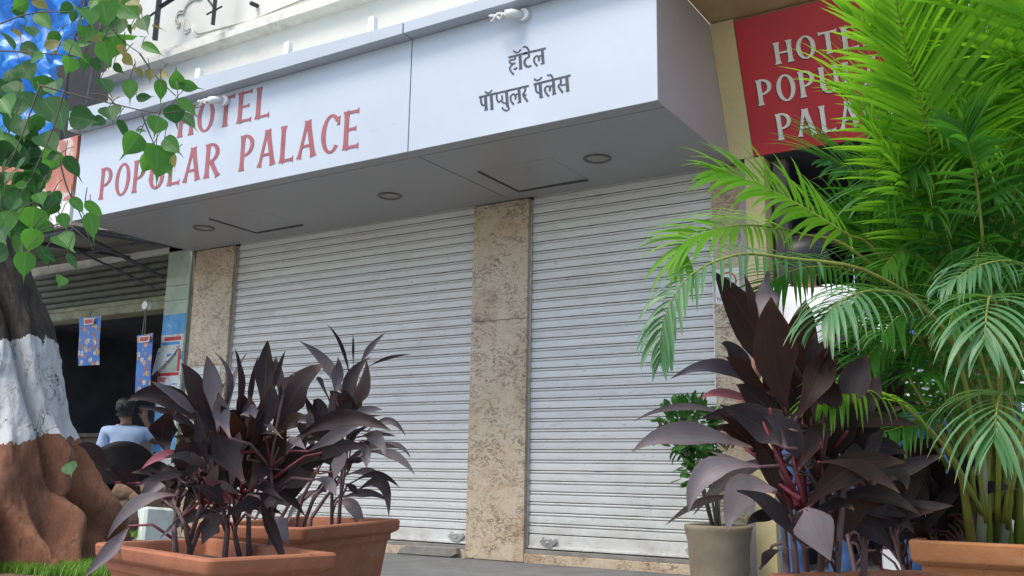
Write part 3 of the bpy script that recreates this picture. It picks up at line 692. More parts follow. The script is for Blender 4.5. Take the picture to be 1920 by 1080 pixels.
# hanging strings of snack packets
def card_strip(label, quad, hang, name='snack_strip'):
    """a sheet of printed card: quad = top-left, top-right, bottom-right, bottom-left"""
    q = [Vector(p) for p in quad]; t = thing(name, label, 'snack strip', tuple((q[0]+q[1])/2), 'printed snack strips hung in the shop opening')
    m = MB(); nx, nz = 4, 12; rr = random.Random(len(label))
    for side in (0, .003):
        for j in range(nz+1):
            for i in range(nx+1):
                a = q[0].lerp(q[1], i/nx).lerp(q[3].lerp(q[2], i/nx), j/nz)
                m.v.append((a.x, a.y+side+.005*math.sin(j*.5+i*.3), a.z))
    N = (nx+1)*(nz+1)
    for b in (0, N):
        for j in range(nz):
            for i in range(nx): k = b+j*(nx+1)+i; m.f.append((k, k+1, k+nx+2, k+nx+1))
    sh = part('card_sheet', m, 'food', t, smooth=True)
    c = (q[0]+q[1])/2; w = (q[1]-q[0]).length
    m = MB(); m.box((c.x-.06, c.y-.018, c.z-.085), (c.x+.10, c.y-.014, c.z-.02)); hd = part('header_label', m, 'paper_white', t)
    m = MB(); m.box((c.x-.045, c.y-.0195, c.z-.073), (c.x+.085, c.y-.0182, c.z-.032)); part('header_print', m, 'red_board', hd)
    m = MB(); m.tube([c, hang], .005, 6); part('string', m, 'fibre', t)
    m = MB(); m.tube([Vector(hang)+Vector((-.012, 0, .02)), Vector(hang)+Vector((.012, -.004, 0)), Vector(hang)+Vector((-.01, -.004, -.02))], .004, 6); part('hook', m, 'steel', t)
card_strip('blue snack strip hanging alone in the middle of the dark shop opening', [(-4.93, -.15, 2.171), (-4.56, -.15, 2.165), (-4.50, -.15, 1.655), (-4.85, -.15, 1.66)], (-4.72, -.15, 2.24))
card_strip('blue snack strip hanging against the mint pillar below a white pulley', [(-3.937, -.15, 1.921), (-3.70, -.15, 1.933), (-3.65, -.15, 1.30), (-3.87, -.15, 1.27)], (-3.831, -.15, 2.20))
t = thing('pulley', 'white porcelain pulley on a cord under the shop lintel', 'pulley', (-3.83, -.15, 2.23))
m = MB(); m.tube([(-3.83, -.175, 2.215), (-3.83, -.16, 2.215), (-3.83, -.145, 2.215), (-3.83, -.13, 2.215)], [.042, .026, .026, .042], 18); part('wheel', m, 'lamp_glass', t)
m = MB(); m.tube([(-3.83, -.15, 2.26), (-3.84, .0, 2.34)], .004, 6); m.tube([(-3.84, -.15, 2.2), (-3.86, -.15, 1.93)], .004, 6); part('cord', m, 'old_beam', t)

# bills pasted on the mint pillar
t = thing('pasted_bills', 'torn paper bills pasted on the mint-green pillar', 'poster', (-3.6, -.005, 1.8))
def sheet(x0, x1, z0, z1, y, name, mat, tear=0, seed=1):
    rr = random.Random(seed); n = 9
    bot = [(x0+(x1-x0)*i/n, y, z0+rr.uniform(-tear, tear)) for i in range(n+1)]; top = [(x0+(x1-x0)*i/n, y, z1) for i in range(n+1)]
    m = MB(); m.add(bot+top+[(p[0], y+.0012, p[2]) for p in bot+top], [(i, i+1, n+2+i, n+1+i) for i in range(n)]+[(2*n+2+i, 3*n+3+i, 3*n+4+i, 2*n+3+i) for i in range(n)])
    return part(name, m, mat, t)
sheet(-3.75, -3.415, 1.93, 2.13, -.004, 'blue_bill', 'bill_blue'); sheet(-3.75, -3.415, 1.15, 1.928, -.004, 'white_bill', 'bill', .03)
m = MB(); m.box((-3.70, -.0062, 1.868), (-3.45, -.0054, 1.905)); part('bill_heading', m, 'red_board', t)
m = MB(); m.box((-3.74, -.0062, 1.825), (-3.47, -.0054, 1.855)); part('bill_heading', m, 'bill_blue', t)
m = MB(); m.add([(-3.78, -.007, 1.80), (-3.46, -.007, 1.82), (-3.52, -.03, 1.72), (-3.66, -.05, 1.60), (-3.80, -.045, 1.52)], [(0, 1, 2, 3, 4)]); part('peeling_flap', m, 'bill', t)
m = MB(); m.add([(-3.68, -.0056, 1.545), (-3.455, -.0056, 1.56), (-3.47, -.0056, 1.78), (-3.58, -.0056, 1.66)], [(0, 1, 2, 3)]); part('torn_patch', m, 'mint', t)
for a, b in (((-3.74, 1.52), (-3.44, 1.55)), ((-3.475, 1.56), (-3.44, 1.78)), ((-3.75, 1.44), (-3.72, 1.56))):
    m = MB(); m.box((a[0], -.0072, a[1]), (b[0], -.0064, b[1])); part('bill_border', m, 'red_board', t)
sheet(-3.74, -3.42, .80, 1.12, -.004, 'lower_bill', 'bill_blue', .05, 4); sheet(-3.72, -3.45, .55, .78, -.004, 'lower_bill', 'bill', .04, 8)
sheet(-3.70, -3.55, 1.26, 1.42, -.0058, 'small_bill', 'paper_white', .01, 12); sheet(-3.60, -3.43, 1.20, 1.36, -.0066, 'small_bill', 'bill', .02, 13); sheet(-3.745, -3.64, 1.0, 1.22, -.0060, 'small_bill', 'bill_blue', .02, 14); sheet(-3.53, -3.42, 1.0, 1.17, -.0062, 'small_bill', 'paper_white', .02, 15)
t2 = t; t = thing('pillar_bill', 'torn white paper bill on the left granite pillar, half hidden by purple leaves', 'poster', (-3.06, -.003, 1.5))
sheet(-3.26, -2.86, 1.16, 1.58, -.003, 'bill_sheet', 'bill', .03, 5)

# neighbour's printed signboard and the dark awning below it
t = thing('neighbour_signboard', 'terracotta printed signboard with a white address strip, beside the canopy end', 'sign', (-4.1, -1.3, 2.75))
part('picture_panel', B((-5.6, -1.31, 2.96), (-3.452, -1.28, 3.56)), 'terra_print', t, bevel=.002); ads = part('address_strip', B((-5.6, -1.312, 2.735), (-3.452, -1.282, 2.957)), 'paper_white', t, bevel=.002)
text_mesh('lettering', 'Road,', .085, 'letter_black', ads, lambda x, y: (-3.84+x, -1.3135, 2.865+y)); text_mesh('lettering', '400', .085, 'letter_black', ads, lambda x, y: (-3.835+x, -1.3135, 2.77+y))
t = thing('shop_awning', 'dark stained sheet awning on a rusty frame under the terracotta signboard', 'awning', (-4.5, -.7, 2.7))
m = MB(); m.add([(-6.2, -1.26, 2.735), (-3.46, -1.26, 2.72), (-3.44, .0, 2.83), (-6.2, .0, 2.86), (-6.2, -1.26, 2.755), (-3.46, -1.26, 2.735), (-3.44, .0, 2.85), (-6.2, .0, 2.88)], [(0,3,2,1),(4,5,6,7),(0,1,5,4),(1,2,6,5),(2,3,7,6),(3,0,4,7)]); part('awning_sheet', m, 'fibre', t)
for a, b, r in (((-3.47, -1.25, 2.70), (-3.45, .0, 2.79), .022), ((-4.4, -1.25, 2.715), (-4.4, .0, 2.80), .018), ((-6.2, -1.24, 2.70), (-3.46, -1.24, 2.69), .022), ((-6.2, -.5, 2.75), (-3.46, -.5, 2.745), .016), ((-4.4, -.6, 2.75), (-3.9, -.02, 2.42), .012), ((-3.47, -1.2, 2.68), (-3.78, -.02, 2.52), .02)):
    part('frame_bar', MB().tube([a, b], r, 8), 'rust', t)
t = thing('blue_tarpaulin', 'crumpled bright blue tarpaulin hung above the terracotta signboard', 'tarpaulin', (-4.9, -1.0, 3.6))
m = MB(); nx, nz = 70, 60
for j in range(nz+1):
    for i in range(nx+1):
        a, b = i/nx, j/nz
        p = Vector((-7.4, -1.75, 5.6)).lerp(Vector((-3.80, -1.05, 5.6)), a).lerp(Vector((-7.4, -1.2, 3.66)).lerp(Vector((-4.17, -1.0, 3.72)), a), b)
        q = noise.noise(Vector((p.x*2.3, p.z*1.3, 2)))*.20+abs(noise.noise(Vector((p.x*6-p.z*4, p.z*3, 9))))*.16+abs(noise.noise(Vector((p.x*5+p.z*2.5, p.z*1.2, 5))))*.22+abs(noise.noise(Vector((p.x*11+p.z*7, p.z*4, 1))))*.07
        m.v.append((p.x+(0.05*noise.noise(Vector((0, p.z*4, 1))) if i == nx else 0), p.y-q, p.z))
m.f = [(j*(nx+1)+i, j*(nx+1)+i+1, (j+1)*(nx+1)+i+1, (j+1)*(nx+1)+i) for j in range(nz) for i in range(nx)]
part('sheet', m, 'tarp', t, smooth=True)
part('edge_rope', MB().tube([(-3.86, -1.05, 5.6), (-4.02, -1.12, 4.6), (-4.18, -1.02, 3.7)], .014, 8), 'rust', t)
part('support_pole', MB().tube([(-4.0, -.95, 3.57), (-3.75, -.95, 5.6)], .02, 8), 'rust', t)
structure('void_shade', B((-7.6, .42, 3.7), (-5.06, .6, 6.5)), 'dark_gap')  # near-black sheet; its colour stands for the unlit void beside the tarpaulin

# window grille high on the wall
t = thing('window_grille', 'dark iron window grille bracket on the upper cream wall', 'grille', (-3.4, -.2, 5.1))
for a, b, r in (((-3.103, -.22, 5.02), (-3.09, -.22, 5.75), .026), ((-3.21, -.22, 5.155), (-2.99, -.22, 5.185), .012), ((-3.10, -.2, 5.18), (-3.42, -.2, 5.55), .013), ((-3.965, -.25, 5.05), (-3.95, -.25, 5.9), .035), ((-3.95, -.24, 5.42), (-3.55, -.24, 5.50), .03), ((-4.2, -.24, 5.33), (-3.95, -.24, 5.40), .014)):
    part('grille_bar', MB().tube([a, b], r, 4), 'iron', t)

# ------------------------------------------------------------ terracotta planters
def rrect(cx, cy, hx, hy, yaw, z, r, n=5):
    out = []
    for qx, qy, a0 in ((1, 1, 0), (-1, 1, 90), (-1, -1, 180), (1, -1, 270)):
        for k in range(n):
            a = R(a0+90*k/(n-1)); x = qx*(hx-r)+r*math.cos(a); y = qy*(hy-r)+r*math.sin(a)
            out.append((cx+x*math.cos(yaw)-y*math.sin(yaw), cy+x*math.sin(yaw)+y*math.cos(yaw), z))
    return out
def planter(label, cx, cy, hx, hy, yaw, top, mat, lip=.05):
    t = thing('planter', label, 'planter', (cx, cy, 0), 'terracotta planters on the pavement')
    prof = [(-.085, .0), (-.08, .03), (-.038, top-lip-.055), (-.036, top-lip-.04), (-.026, top-lip-.03), (-.026, top-lip-.012), (-.004, top-lip), (-.001, top-lip+.006), (0, top-.005), (-.004, top), (-.027, top), (-.032, top-.006), (-.040, top-.06), (-.05, top-.10)]
    m = MB(); N = 20
    for ins, z in prof: m.v += rrect(cx, cy, hx+ins, hy+ins, yaw, z, .022+max(ins*.5, -.012))
    for i in range(len(m.v)):
        p = Vector(m.v[i]); q = noise.noise(p*9)*.005+noise.noise(p*31)*.0015; m.v[i] = (p.x+q, p.y+q*.7, p.z+noise.noise(p*6)*.0035 if p.z > .05 else p.z)
    for j in range(len(prof)-1):
        m.f += [(j*N+i, j*N+(i+1) % N, (j+1)*N+(i+1) % N, (j+1)*N+i) for i in range(N)]
    m.f.append(tuple(range(N)))
    me = m.mesh('pot', MT[mat], True); me.set_sharp_from_angle(angle=R(38))
    o = bpy.data.objects.new('pot', me); COL.objects.link(o); o.parent = t; o.matrix_parent_inverse = Matrix.Translation(-root_loc(t))
    s = MB(); g = 9; rr = random.Random(int(cx*100))
    for j in range(g+1):
        for i in range(g+1):
            x = (i/g*2-1)*(hx-.04); y = (j/g*2-1)*(hy-.04)
            s.v.append((cx+x*math.cos(yaw)-y*math.sin(yaw), cy+x*math.sin(yaw)+y*math.cos(yaw), top-.045+rr.uniform(-.008, .012)))
    s.f = [(j*(g+1)+i, j*(g+1)+i+1, (j+1)*(g+1)+i+1, (j+1)*(g+1)+i) for j in range(g) for i in range(g)]
    part('soil', s, 'soil', t, smooth=True)
    return t
planter('terracotta trough planter nearest the tree, holding the broad-leaved purple cordyline', 2.36, -4.49, .315, .165, R(-14), .43, 'terra', .034)
planter('terracotta planter standing behind the nearest one, in front of the wide shutter', 1.94, -3.74, .20, .36, R(16), .455, 'terra', .038)
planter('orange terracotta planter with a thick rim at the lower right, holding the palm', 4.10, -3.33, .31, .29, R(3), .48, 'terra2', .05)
planter('low terracotta planter at the bottom edge, under the tall purple cordyline', 3.87, -4.10, .19, .17, R(52), .43, 'terra', .04)

# ------------------------------------------------------------ leaves
def curve3(a, b, c, n):
    """points on the arc through a, b (middle) and c"""
    a, b, c = Vector(a), Vector(b), Vector(c); k = 2*b-(a+c)/2
    return [(1-t)**2*a+2*t*(1-t)*k+t*t*c for t in (i/n for i in range(n+1))]
def blade(pts, width, prof, side_hint, fold=.12, wave=0, rr=random):
    m = MB(); m.uv = []; n = len(pts)-1; ph = rr.uniform(0, 6)
    for i, p in enumerate(pts):
        t = (pts[min(i+1, n)]-pts[max(i-1, 0)])
        t = t.normalized() if t.length > 1e-7 else Vector((0, 0, 1))
        s = t.cross(side_hint); s = s.normalized() if s.length > 1e-4 else t.orthogonal().normalized()
        nn = s.cross(t); w = width/2*prof(i/n)
        wv = wave*width*math.sin(i*1.25+ph)*(.3+.7*i/n)
        for u, f in ((-1, fold), (-.55, fold*.45), (0, -.02), (.55, fold*.45), (1, fold)):
            q = p+s*(u*w)+nn*(f*w)+nn*(wv*abs(u)*(1 if u > 0 else -.6))
            m.v.append(tuple(q)); m.uv.append(((u+1)/2, i/n))
    for i in range(n):
        m.f += [(i*5+j, i*5+j+1, (i+1)*5+j+1, (i+1)*5+j) for j in range(4)]
    return m
def lance(t):                       # cordyline: narrow petiole, widest past the middle, sharp tip
    return max(.015, (.15+.85*min(1, max(0, (t-.05)/.38))**1.1 if t < .43 else 1)*(1 if t < .50 else max(0, 1-((t-.50)/.50)**1.38)))
def heart(t):                       # peepal: broad heart with a long drip tip
    if t < .06: return .25+t*8
    if t < .30: return .73+.27*math.sin((t-.06)/.24*math.pi/2)
    if t < .78: return max(.10, math.cos((t-.30)/.48*math.pi/2)**.95)
    return max(.01, .10*(1-(t-.78)/.22))
def oval(t): return max(.04, math.sin(math.pi*min(1, .04+t*.96))**.75)
TOCAM = Vector((.12, -.95, .22))
CMATS = ['cordy', 'cordy_dust', 'cordy_pink', 'cordy_brown']
def soft(p): return Vector((noise.noise(p*3.1), noise.noise(p*3.1+Vector((9, 2, 4))), noise.noise(p*3.1+Vector((3, 8, 1)))))
def cordyline(label, loc, leaves, stems, reds=(), seed=1, extra=()):
    t = thing('cordyline_plant', label, 'plant', loc, 'purple cordylines in planters'); rr = random.Random(seed)
    samp = []
    for q in stems:
        pts = [Vector(p) for p in q]; samp += [pts[i].lerp(pts[i+1], f) for i in range(len(pts)-1) for f in (0, .25, .5, .75)]+[pts[-1]]; p0 = pts[0]; base = Vector((p0.x, p0.y, loc[2]-.03))
        if p0.z > loc[2]: pts = [base]+pts
        part('stem', MB().tube(pts, [.0085-.004*i/(len(pts)-1) for i in range(len(pts))], 8), 'cordy_stem', t, smooth=True)
    for q in reds:
        part('petiole', MB().tube(q, [.0055-.002*i/(len(q)-1) for i in range(len(q))], 6), 'cordy_red', t, smooth=True)
    n_main = {2: 56, 3: 32, 4: 43}.get(seed, 0)
    for i_l, (a, b, c, w, k) in enumerate(leaves):
        pts = curve3(a, b, c, 12); T = (Vector(c)-Vector(a)).normalized()
        hint = (CAM-Vector(b)).normalized()+Vector((0, 0, .30))+Vector((rr.uniform(-.45, .45), rr.uniform(-.3, .3), rr.uniform(-.3, .35)))
        part('leaf', blade(pts, w*(1.28 if i_l < n_main else 1.0), lance, hint, rr.uniform(.12, .42), rr.uniform(0, .07), rr), CMATS[k], t, smooth=True)
        A = Vector(a); cand = [(abs((q-A).length-.09)+(.25 if q.z > A.z-.02 else 0), q) for q in samp]
        if cand:
            q = min(cand, key=lambda x: x[0])[1]
            if (q-A).length < .45:
                mid = q.lerp(A, .5)+Vector((0, 0, .02)); part('petiole', MB().tube([q, mid, A, A.lerp(Vector(b), .12)], [.0042, .0035, .003, .002], 5), 'cordy_red' if rr.random() < .25 else 'cordy_stem', t, smooth=True)
    return t
cordyline('broad-leaved purple cordyline in the planter nearest the tree', (2.36, -4.49, .39), [((2.294,-4.461,0.718),(2.331,-4.55,0.812),(2.368,-4.628,0.865),0.0422,0),((2.406,-4.534,0.708),(2.378,-4.539,0.823),(2.398,-4.581,0.888),0.0362,1),((2.406,-4.465,0.728),(2.482,-4.548,0.824),(2.55,-4.629,0.892),0.0341,0),((2.443,-4.428,0.759),(2.452,-4.436,0.86),(2.468,-4.453,0.936),0.0429,0),((2.381,-4.309,0.8),(2.45,-4.386,0.858),(2.512,-4.463,0.895),0.0364,1),((2.52,-4.438,0.798),(2.576,-4.48,0.83),(2.631,-4.516,0.836),0.0228,1),((2.448,-4.379,0.703),(2.516,-4.39,0.814),(2.597,-4.381,0.878),0.0655,0),((2.335,-4.519,0.726),(2.317,-4.59,0.786),(2.296,-4.657,0.822),0.022,1),((2.336,-4.473,0.699),(2.274,-4.583,0.788),(2.222,-4.664,0.774),0.0457,0),((2.248,-4.424,0.672),(2.207,-4.496,0.748),(2.138,-4.574,0.769),0.0183,0),((2.255,-4.537,0.762),(2.169,-4.511,0.717),(2.228,-4.529,0.653),0.0581,0),((2.271,-4.462,0.632),(2.293,-4.577,0.648),(2.321,-4.677,0.615),0.0301,2),((2.225,-4.448,0.641),(2.302,-4.48,0.651),(2.38,-4.509,0.649),0.0203,1),((2.361,-4.38,0.637),(2.36,-4.496,0.727),(2.355,-4.594,0.736),0.0472,0),((2.371,-4.394,0.607),(2.427,-4.5,0.703),(2.482,-4.598,0.764),0.0521,3),((2.424,-4.443,0.607),(2.489,-4.492,0.692),(2.527,-4.551,0.747),0.0315,3),((2.395,-4.392,0.685),(2.456,-4.495,0.761),(2.603,-4.51,0.689),0.0301,1),((2.281,-4.536,0.553),(2.212,-4.598,0.532),(2.158,-4.635,0.447),0.0289,1),((2.256,-4.356,0.509),(2.263,-4.472,0.499),(2.277,-4.576,0.451),0.0239,1),((2.322,-4.417,0.497),(2.287,-4.424,0.481),(2.266,-4.437,0.43),0.0452,1),((2.216,-4.407,0.617),(2.256,-4.521,0.604),(2.331,-4.608,0.565),0.0332,0),((2.361,-4.486,0.534),(2.376,-4.455,0.546),(2.415,-4.448,0.518),0.02,2),((2.302,-4.244,0.495),(2.377,-4.277,0.474),(2.443,-4.311,0.427),0.0298,1),((2.449,-4.471,0.659),(2.423,-4.431,0.651),(2.466,-4.453,0.629),0.0272,1),((2.457,-4.36,0.568),(2.496,-4.289,0.658),(2.65,-4.264,0.68),0.0452,0),((2.426,-4.316,0.615),(2.556,-4.302,0.673),(2.668,-4.286,0.676),0.0361,0),((2.411,-4.275,0.701),(2.572,-4.272,0.749),(2.72,-4.259,0.719),0.0402,0),((2.56,-4.382,0.664),(2.625,-4.362,0.702),(2.692,-4.338,0.732),0.0244,1),((2.538,-4.427,0.7),(2.583,-4.451,0.685),(2.637,-4.469,0.667),0.0216,1),((2.638,-4.442,0.597),(2.637,-4.387,0.588),(2.681,-4.406,0.559),0.0251,1),((2.543,-4.266,0.671),(2.616,-4.326,0.64),(2.663,-4.399,0.596),0.0352,1),((2.342,-4.397,0.577),(2.269,-4.43,0.623),(2.242,-4.479,0.658),0.0488,0),((2.515,-4.54,0.586),(2.459,-4.554,0.656),(2.45,-4.608,0.704),0.0506,0),((2.514,-4.495,0.586),(2.507,-4.449,0.659),(2.584,-4.483,0.725),0.0519,0),((2.355,-4.336,0.577),(2.428,-4.32,0.627),(2.494,-4.317,0.711),0.049,0),((2.376,-4.426,0.566),(2.306,-4.462,0.553),(2.262,-4.502,0.581),0.0357,0),((2.41,-4.41,0.567),(2.384,-4.438,0.613),(2.36,-4.469,0.682),0.0534,3),((2.487,-4.497,0.569),(2.49,-4.46,0.631),(2.541,-4.492,0.692),0.046,3),((2.395,-4.562,0.578),(2.296,-4.559,0.582),(2.293,-4.634,0.609),0.0289,0),((2.44,-4.407,0.562),(2.471,-4.342,0.585),(2.565,-4.341,0.616),0.036,0),((2.294,-4.413,0.708),(2.326,-4.436,0.816),(2.383,-4.442,0.91),0.0159,1),((2.293,-4.439,0.743),(2.35,-4.459,0.837),(2.343,-4.514,0.91),0.0145,1),((2.342,-4.38,0.746),(2.356,-4.393,0.831),(2.379,-4.397,0.91),0.0123,0),((2.472,-4.44,0.764),(2.503,-4.446,0.856),(2.527,-4.447,0.909),0.0106,0),((2.413,-4.363,0.722),(2.449,-4.354,0.782),(2.487,-4.334,0.801),0.0427,3),((2.42,-4.494,0.545),(2.416,-4.538,0.578),(2.412,-4.579,0.6),0.0227,2),((2.359,-4.407,0.519),(2.282,-4.4,0.522),(2.295,-4.451,0.535),0.022,1),((2.463,-4.412,0.545),(2.465,-4.35,0.556),(2.54,-4.371,0.581),0.0299,0),((2.134,-4.382,0.585),(2.215,-4.483,0.634),(2.307,-4.577,0.678),0.0303,0),((2.358,-4.58,0.583),(2.263,-4.578,0.621),(2.281,-4.64,0.631),0.0174,0),((2.371,-4.541,0.566),(2.317,-4.538,0.633),(2.369,-4.573,0.7),0.0349,0),((2.409,-4.421,0.695),(2.424,-4.473,0.763),(2.447,-4.513,0.806),0.0353,0),((2.541,-4.516,0.702),(2.565,-4.522,0.768),(2.578,-4.532,0.817),0.0336,0),((2.513,-4.59,0.688),(2.467,-4.585,0.749),(2.499,-4.624,0.795),0.0335,1),((2.273,-4.275,0.664),(2.337,-4.373,0.716),(2.379,-4.475,0.728),0.0432,0),((2.473,-4.523,0.657),(2.494,-4.489,0.726),(2.528,-4.518,0.786),0.0344,0),((2.248,-4.43,0.659),(2.263,-4.508,0.704),(2.297,-4.567,0.724),0.0359,0),((2.384,-4.501,0.635),(2.357,-4.54,0.679),(2.332,-4.571,0.689),0.0289,0),((2.323,-4.5,0.635),(2.315,-4.512,0.723),(2.314,-4.533,0.756),0.0303,0),((2.372,-4.312,0.628),(2.442,-4.312,0.689),(2.505,-4.305,0.701),0.033,0),((2.284,-4.449,0.611),(2.253,-4.478,0.678),(2.213,-4.514,0.698),0.03,0),((2.389,-4.437,0.647),(2.502,-4.504,0.692),(2.622,-4.557,0.7),0.0383,0),((2.198,-4.369,0.7),(2.246,-4.446,0.768),(2.301,-4.512,0.81),0.0343,1),((2.489,-4.512,0.642),(2.54,-4.531,0.726),(2.57,-4.556,0.777),0.0258,0),((2.295,-4.407,0.564),(2.284,-4.426,0.636),(2.27,-4.448,0.67),0.0378,0),((2.39,-4.539,0.619),(2.383,-4.567,0.697),(2.384,-4.586,0.758),0.0259,0),((2.233,-4.457,0.594),(2.213,-4.532,0.61),(2.186,-4.606,0.605),0.0341,0),((2.264,-4.501,0.623),(2.224,-4.555,0.582),(2.201,-4.593,0.52),0.0387,1),((2.284,-4.421,0.653),(2.33,-4.522,0.689),(2.363,-4.618,0.67),0.0272,0),((2.24,-4.442,0.584),(2.353,-4.514,0.664),(2.445,-4.592,0.709),0.035,1),((2.294,-4.328,0.698),(2.31,-4.393,0.75),(2.314,-4.454,0.748),0.0383,0),((2.271,-4.334,0.594),(2.381,-4.305,0.568),(2.466,-4.283,0.504),0.0409,3),((2.266,-4.369,0.554),(2.318,-4.378,0.593),(2.373,-4.378,0.599),0.0317,0),((2.311,-4.39,0.598),(2.44,-4.442,0.591),(2.58,-4.479,0.551),0.0369,0),((2.018,-4.53,0.579),(2.055,-4.619,0.653),(2.092,-4.695,0.671),0.0362,0),((2.339,-4.492,0.609),(2.38,-4.59,0.643),(2.408,-4.686,0.64),0.0274,1),((2.455,-4.472,0.649),(2.453,-4.468,0.735),(2.465,-4.5,0.797),0.0396,1),((2.44,-4.441,0.658),(2.518,-4.507,0.721),(2.591,-4.568,0.747),0.0345,0),((2.191,-4.325,0.614),(2.303,-4.37,0.681),(2.426,-4.403,0.727),0.0302,1),((2.22,-4.39,0.692),(2.305,-4.454,0.775),(2.391,-4.511,0.829),0.0351,3),((2.277,-4.523,0.584),(2.371,-4.609,0.657),(2.473,-4.68,0.687),0.0393,0),((2.175,-4.351,0.642),(2.206,-4.428,0.553),(2.253,-4.493,0.459),0.032,3),((2.272,-4.36,0.569),(2.24,-4.419,0.623),(2.199,-4.471,0.629),0.0392,0),((2.409,-4.485,0.565),(2.441,-4.505,0.654),(2.466,-4.521,0.707),0.0391,1),((2.238,-4.417,0.645),(2.275,-4.433,0.742),(2.319,-4.435,0.791),0.041,0),((2.278,-4.477,0.623),(2.268,-4.467,0.731),(2.32,-4.486,0.778),0.0418,0),((2.249,-4.309,0.625),(2.368,-4.35,0.682),(2.462,-4.398,0.697),0.0393,0),((2.426,-4.463,0.656),(2.508,-4.508,0.695),(2.596,-4.541,0.692),0.0394,3),((2.375,-4.374,0.585),(2.421,-4.401,0.657),(2.478,-4.418,0.713),0.0281,0),((2.362,-4.553,0.607),(2.333,-4.621,0.599),(2.306,-4.684,0.573),0.0265,0),((2.559,-4.49,0.699),(2.583,-4.456,0.736),(2.62,-4.461,0.738),0.0372,3),((2.304,-4.419,0.641),(2.299,-4.397,0.708),(2.356,-4.41,0.743),0.0381,0),((2.464,-4.501,0.558),(2.427,-4.533,0.576),(2.4,-4.554,0.575),0.0347,0),((2.347,-4.382,0.546),(2.413,-4.402,0.629),(2.457,-4.422,0.655),0.0433,1),((2.037,-4.453,0.536),(2.063,-4.53,0.599),(2.076,-4.602,0.611),0.0426,0),((2.346,-4.497,0.529),(2.421,-4.556,0.596),(2.497,-4.605,0.629),0.0297,1),((2.33,-4.421,0.55),(2.341,-4.463,0.602),(2.355,-4.494,0.612),0.0381,1),((2.545,-4.519,0.556),(2.543,-4.472,0.483),(2.589,-4.452,0.384),0.0295,0),((2.163,-4.58,0.476),(2.176,-4.636,0.423),(2.171,-4.7,0.361),0.0365,1),((2.212,-4.432,0.539),(2.238,-4.451,0.591),(2.273,-4.457,0.613),0.0308,1),((2.44,-4.524,0.526),(2.43,-4.556,0.56),(2.406,-4.593,0.579),0.0334,0),((2.266,-4.386,0.573),(2.336,-4.495,0.659),(2.407,-4.589,0.684),0.0342,1),((2.328,-4.334,0.564),(2.31,-4.357,0.628),(2.302,-4.373,0.661),0.0348,1),((2.317,-4.463,0.56),(2.352,-4.51,0.646),(2.377,-4.551,0.685),0.0284,1),((2.133,-4.369,0.553),(2.144,-4.434,0.551),(2.161,-4.488,0.519),0.0393,1),((2.539,-4.521,0.506),(2.542,-4.472,0.544),(2.61,-4.482,0.532),0.0306,0),((2.489,-4.413,0.56),(2.484,-4.485,0.542),(2.477,-4.555,0.509),0.0364,0),((2.306,-4.331,0.504),(2.397,-4.367,0.521),(2.498,-4.391,0.51),0.0311,0),((2.289,-4.451,0.536),(2.22,-4.461,0.588),(2.208,-4.513,0.582),0.0443,1),((2.268,-4.41,0.539),(2.368,-4.482,0.624),(2.452,-4.553,0.663),0.0336,1),((2.222,-4.446,0.563),(2.221,-4.492,0.626),(2.226,-4.521,0.631),0.0369,1),((2.402,-4.536,0.54),(2.358,-4.527,0.588),(2.385,-4.563,0.607),0.037,0),((2.244,-4.32,0.518),(2.324,-4.401,0.594),(2.408,-4.464,0.608),0.0368,1),((2.087,-4.429,0.529),(2.154,-4.486,0.6),(2.206,-4.55,0.652),0.0313,1)], [[(2.342,-4.348,0.396),(2.376,-4.386,0.461),(2.369,-4.385,0.53),(2.387,-4.409,0.613)],[(2.226,-4.444,0.406),(2.24,-4.449,0.457),(2.348,-4.518,0.532),(2.284,-4.459,0.635)],[(2.267,-4.518,0.418),(2.278,-4.536,0.473),(2.2,-4.468,0.526),(2.33,-4.572,0.588)],[(2.343,-4.428,0.409),(2.376,-4.455,0.475),(2.31,-4.426,0.541),(2.338,-4.47,0.658)],[(2.374,-4.329,0.399),(2.39,-4.325,0.441),(2.436,-4.366,0.503),(2.512,-4.458,0.625)],[(2.249,-4.461,0.423),(2.319,-4.539,0.486),(2.182,-4.469,0.538)],[(2.327,-4.366,0.399),(2.394,-4.448,0.464),(2.426,-4.47,0.545)],[(2.244,-4.455,0.405),(2.268,-4.445,0.481),(2.283,-4.4,0.516)]], seed=2)
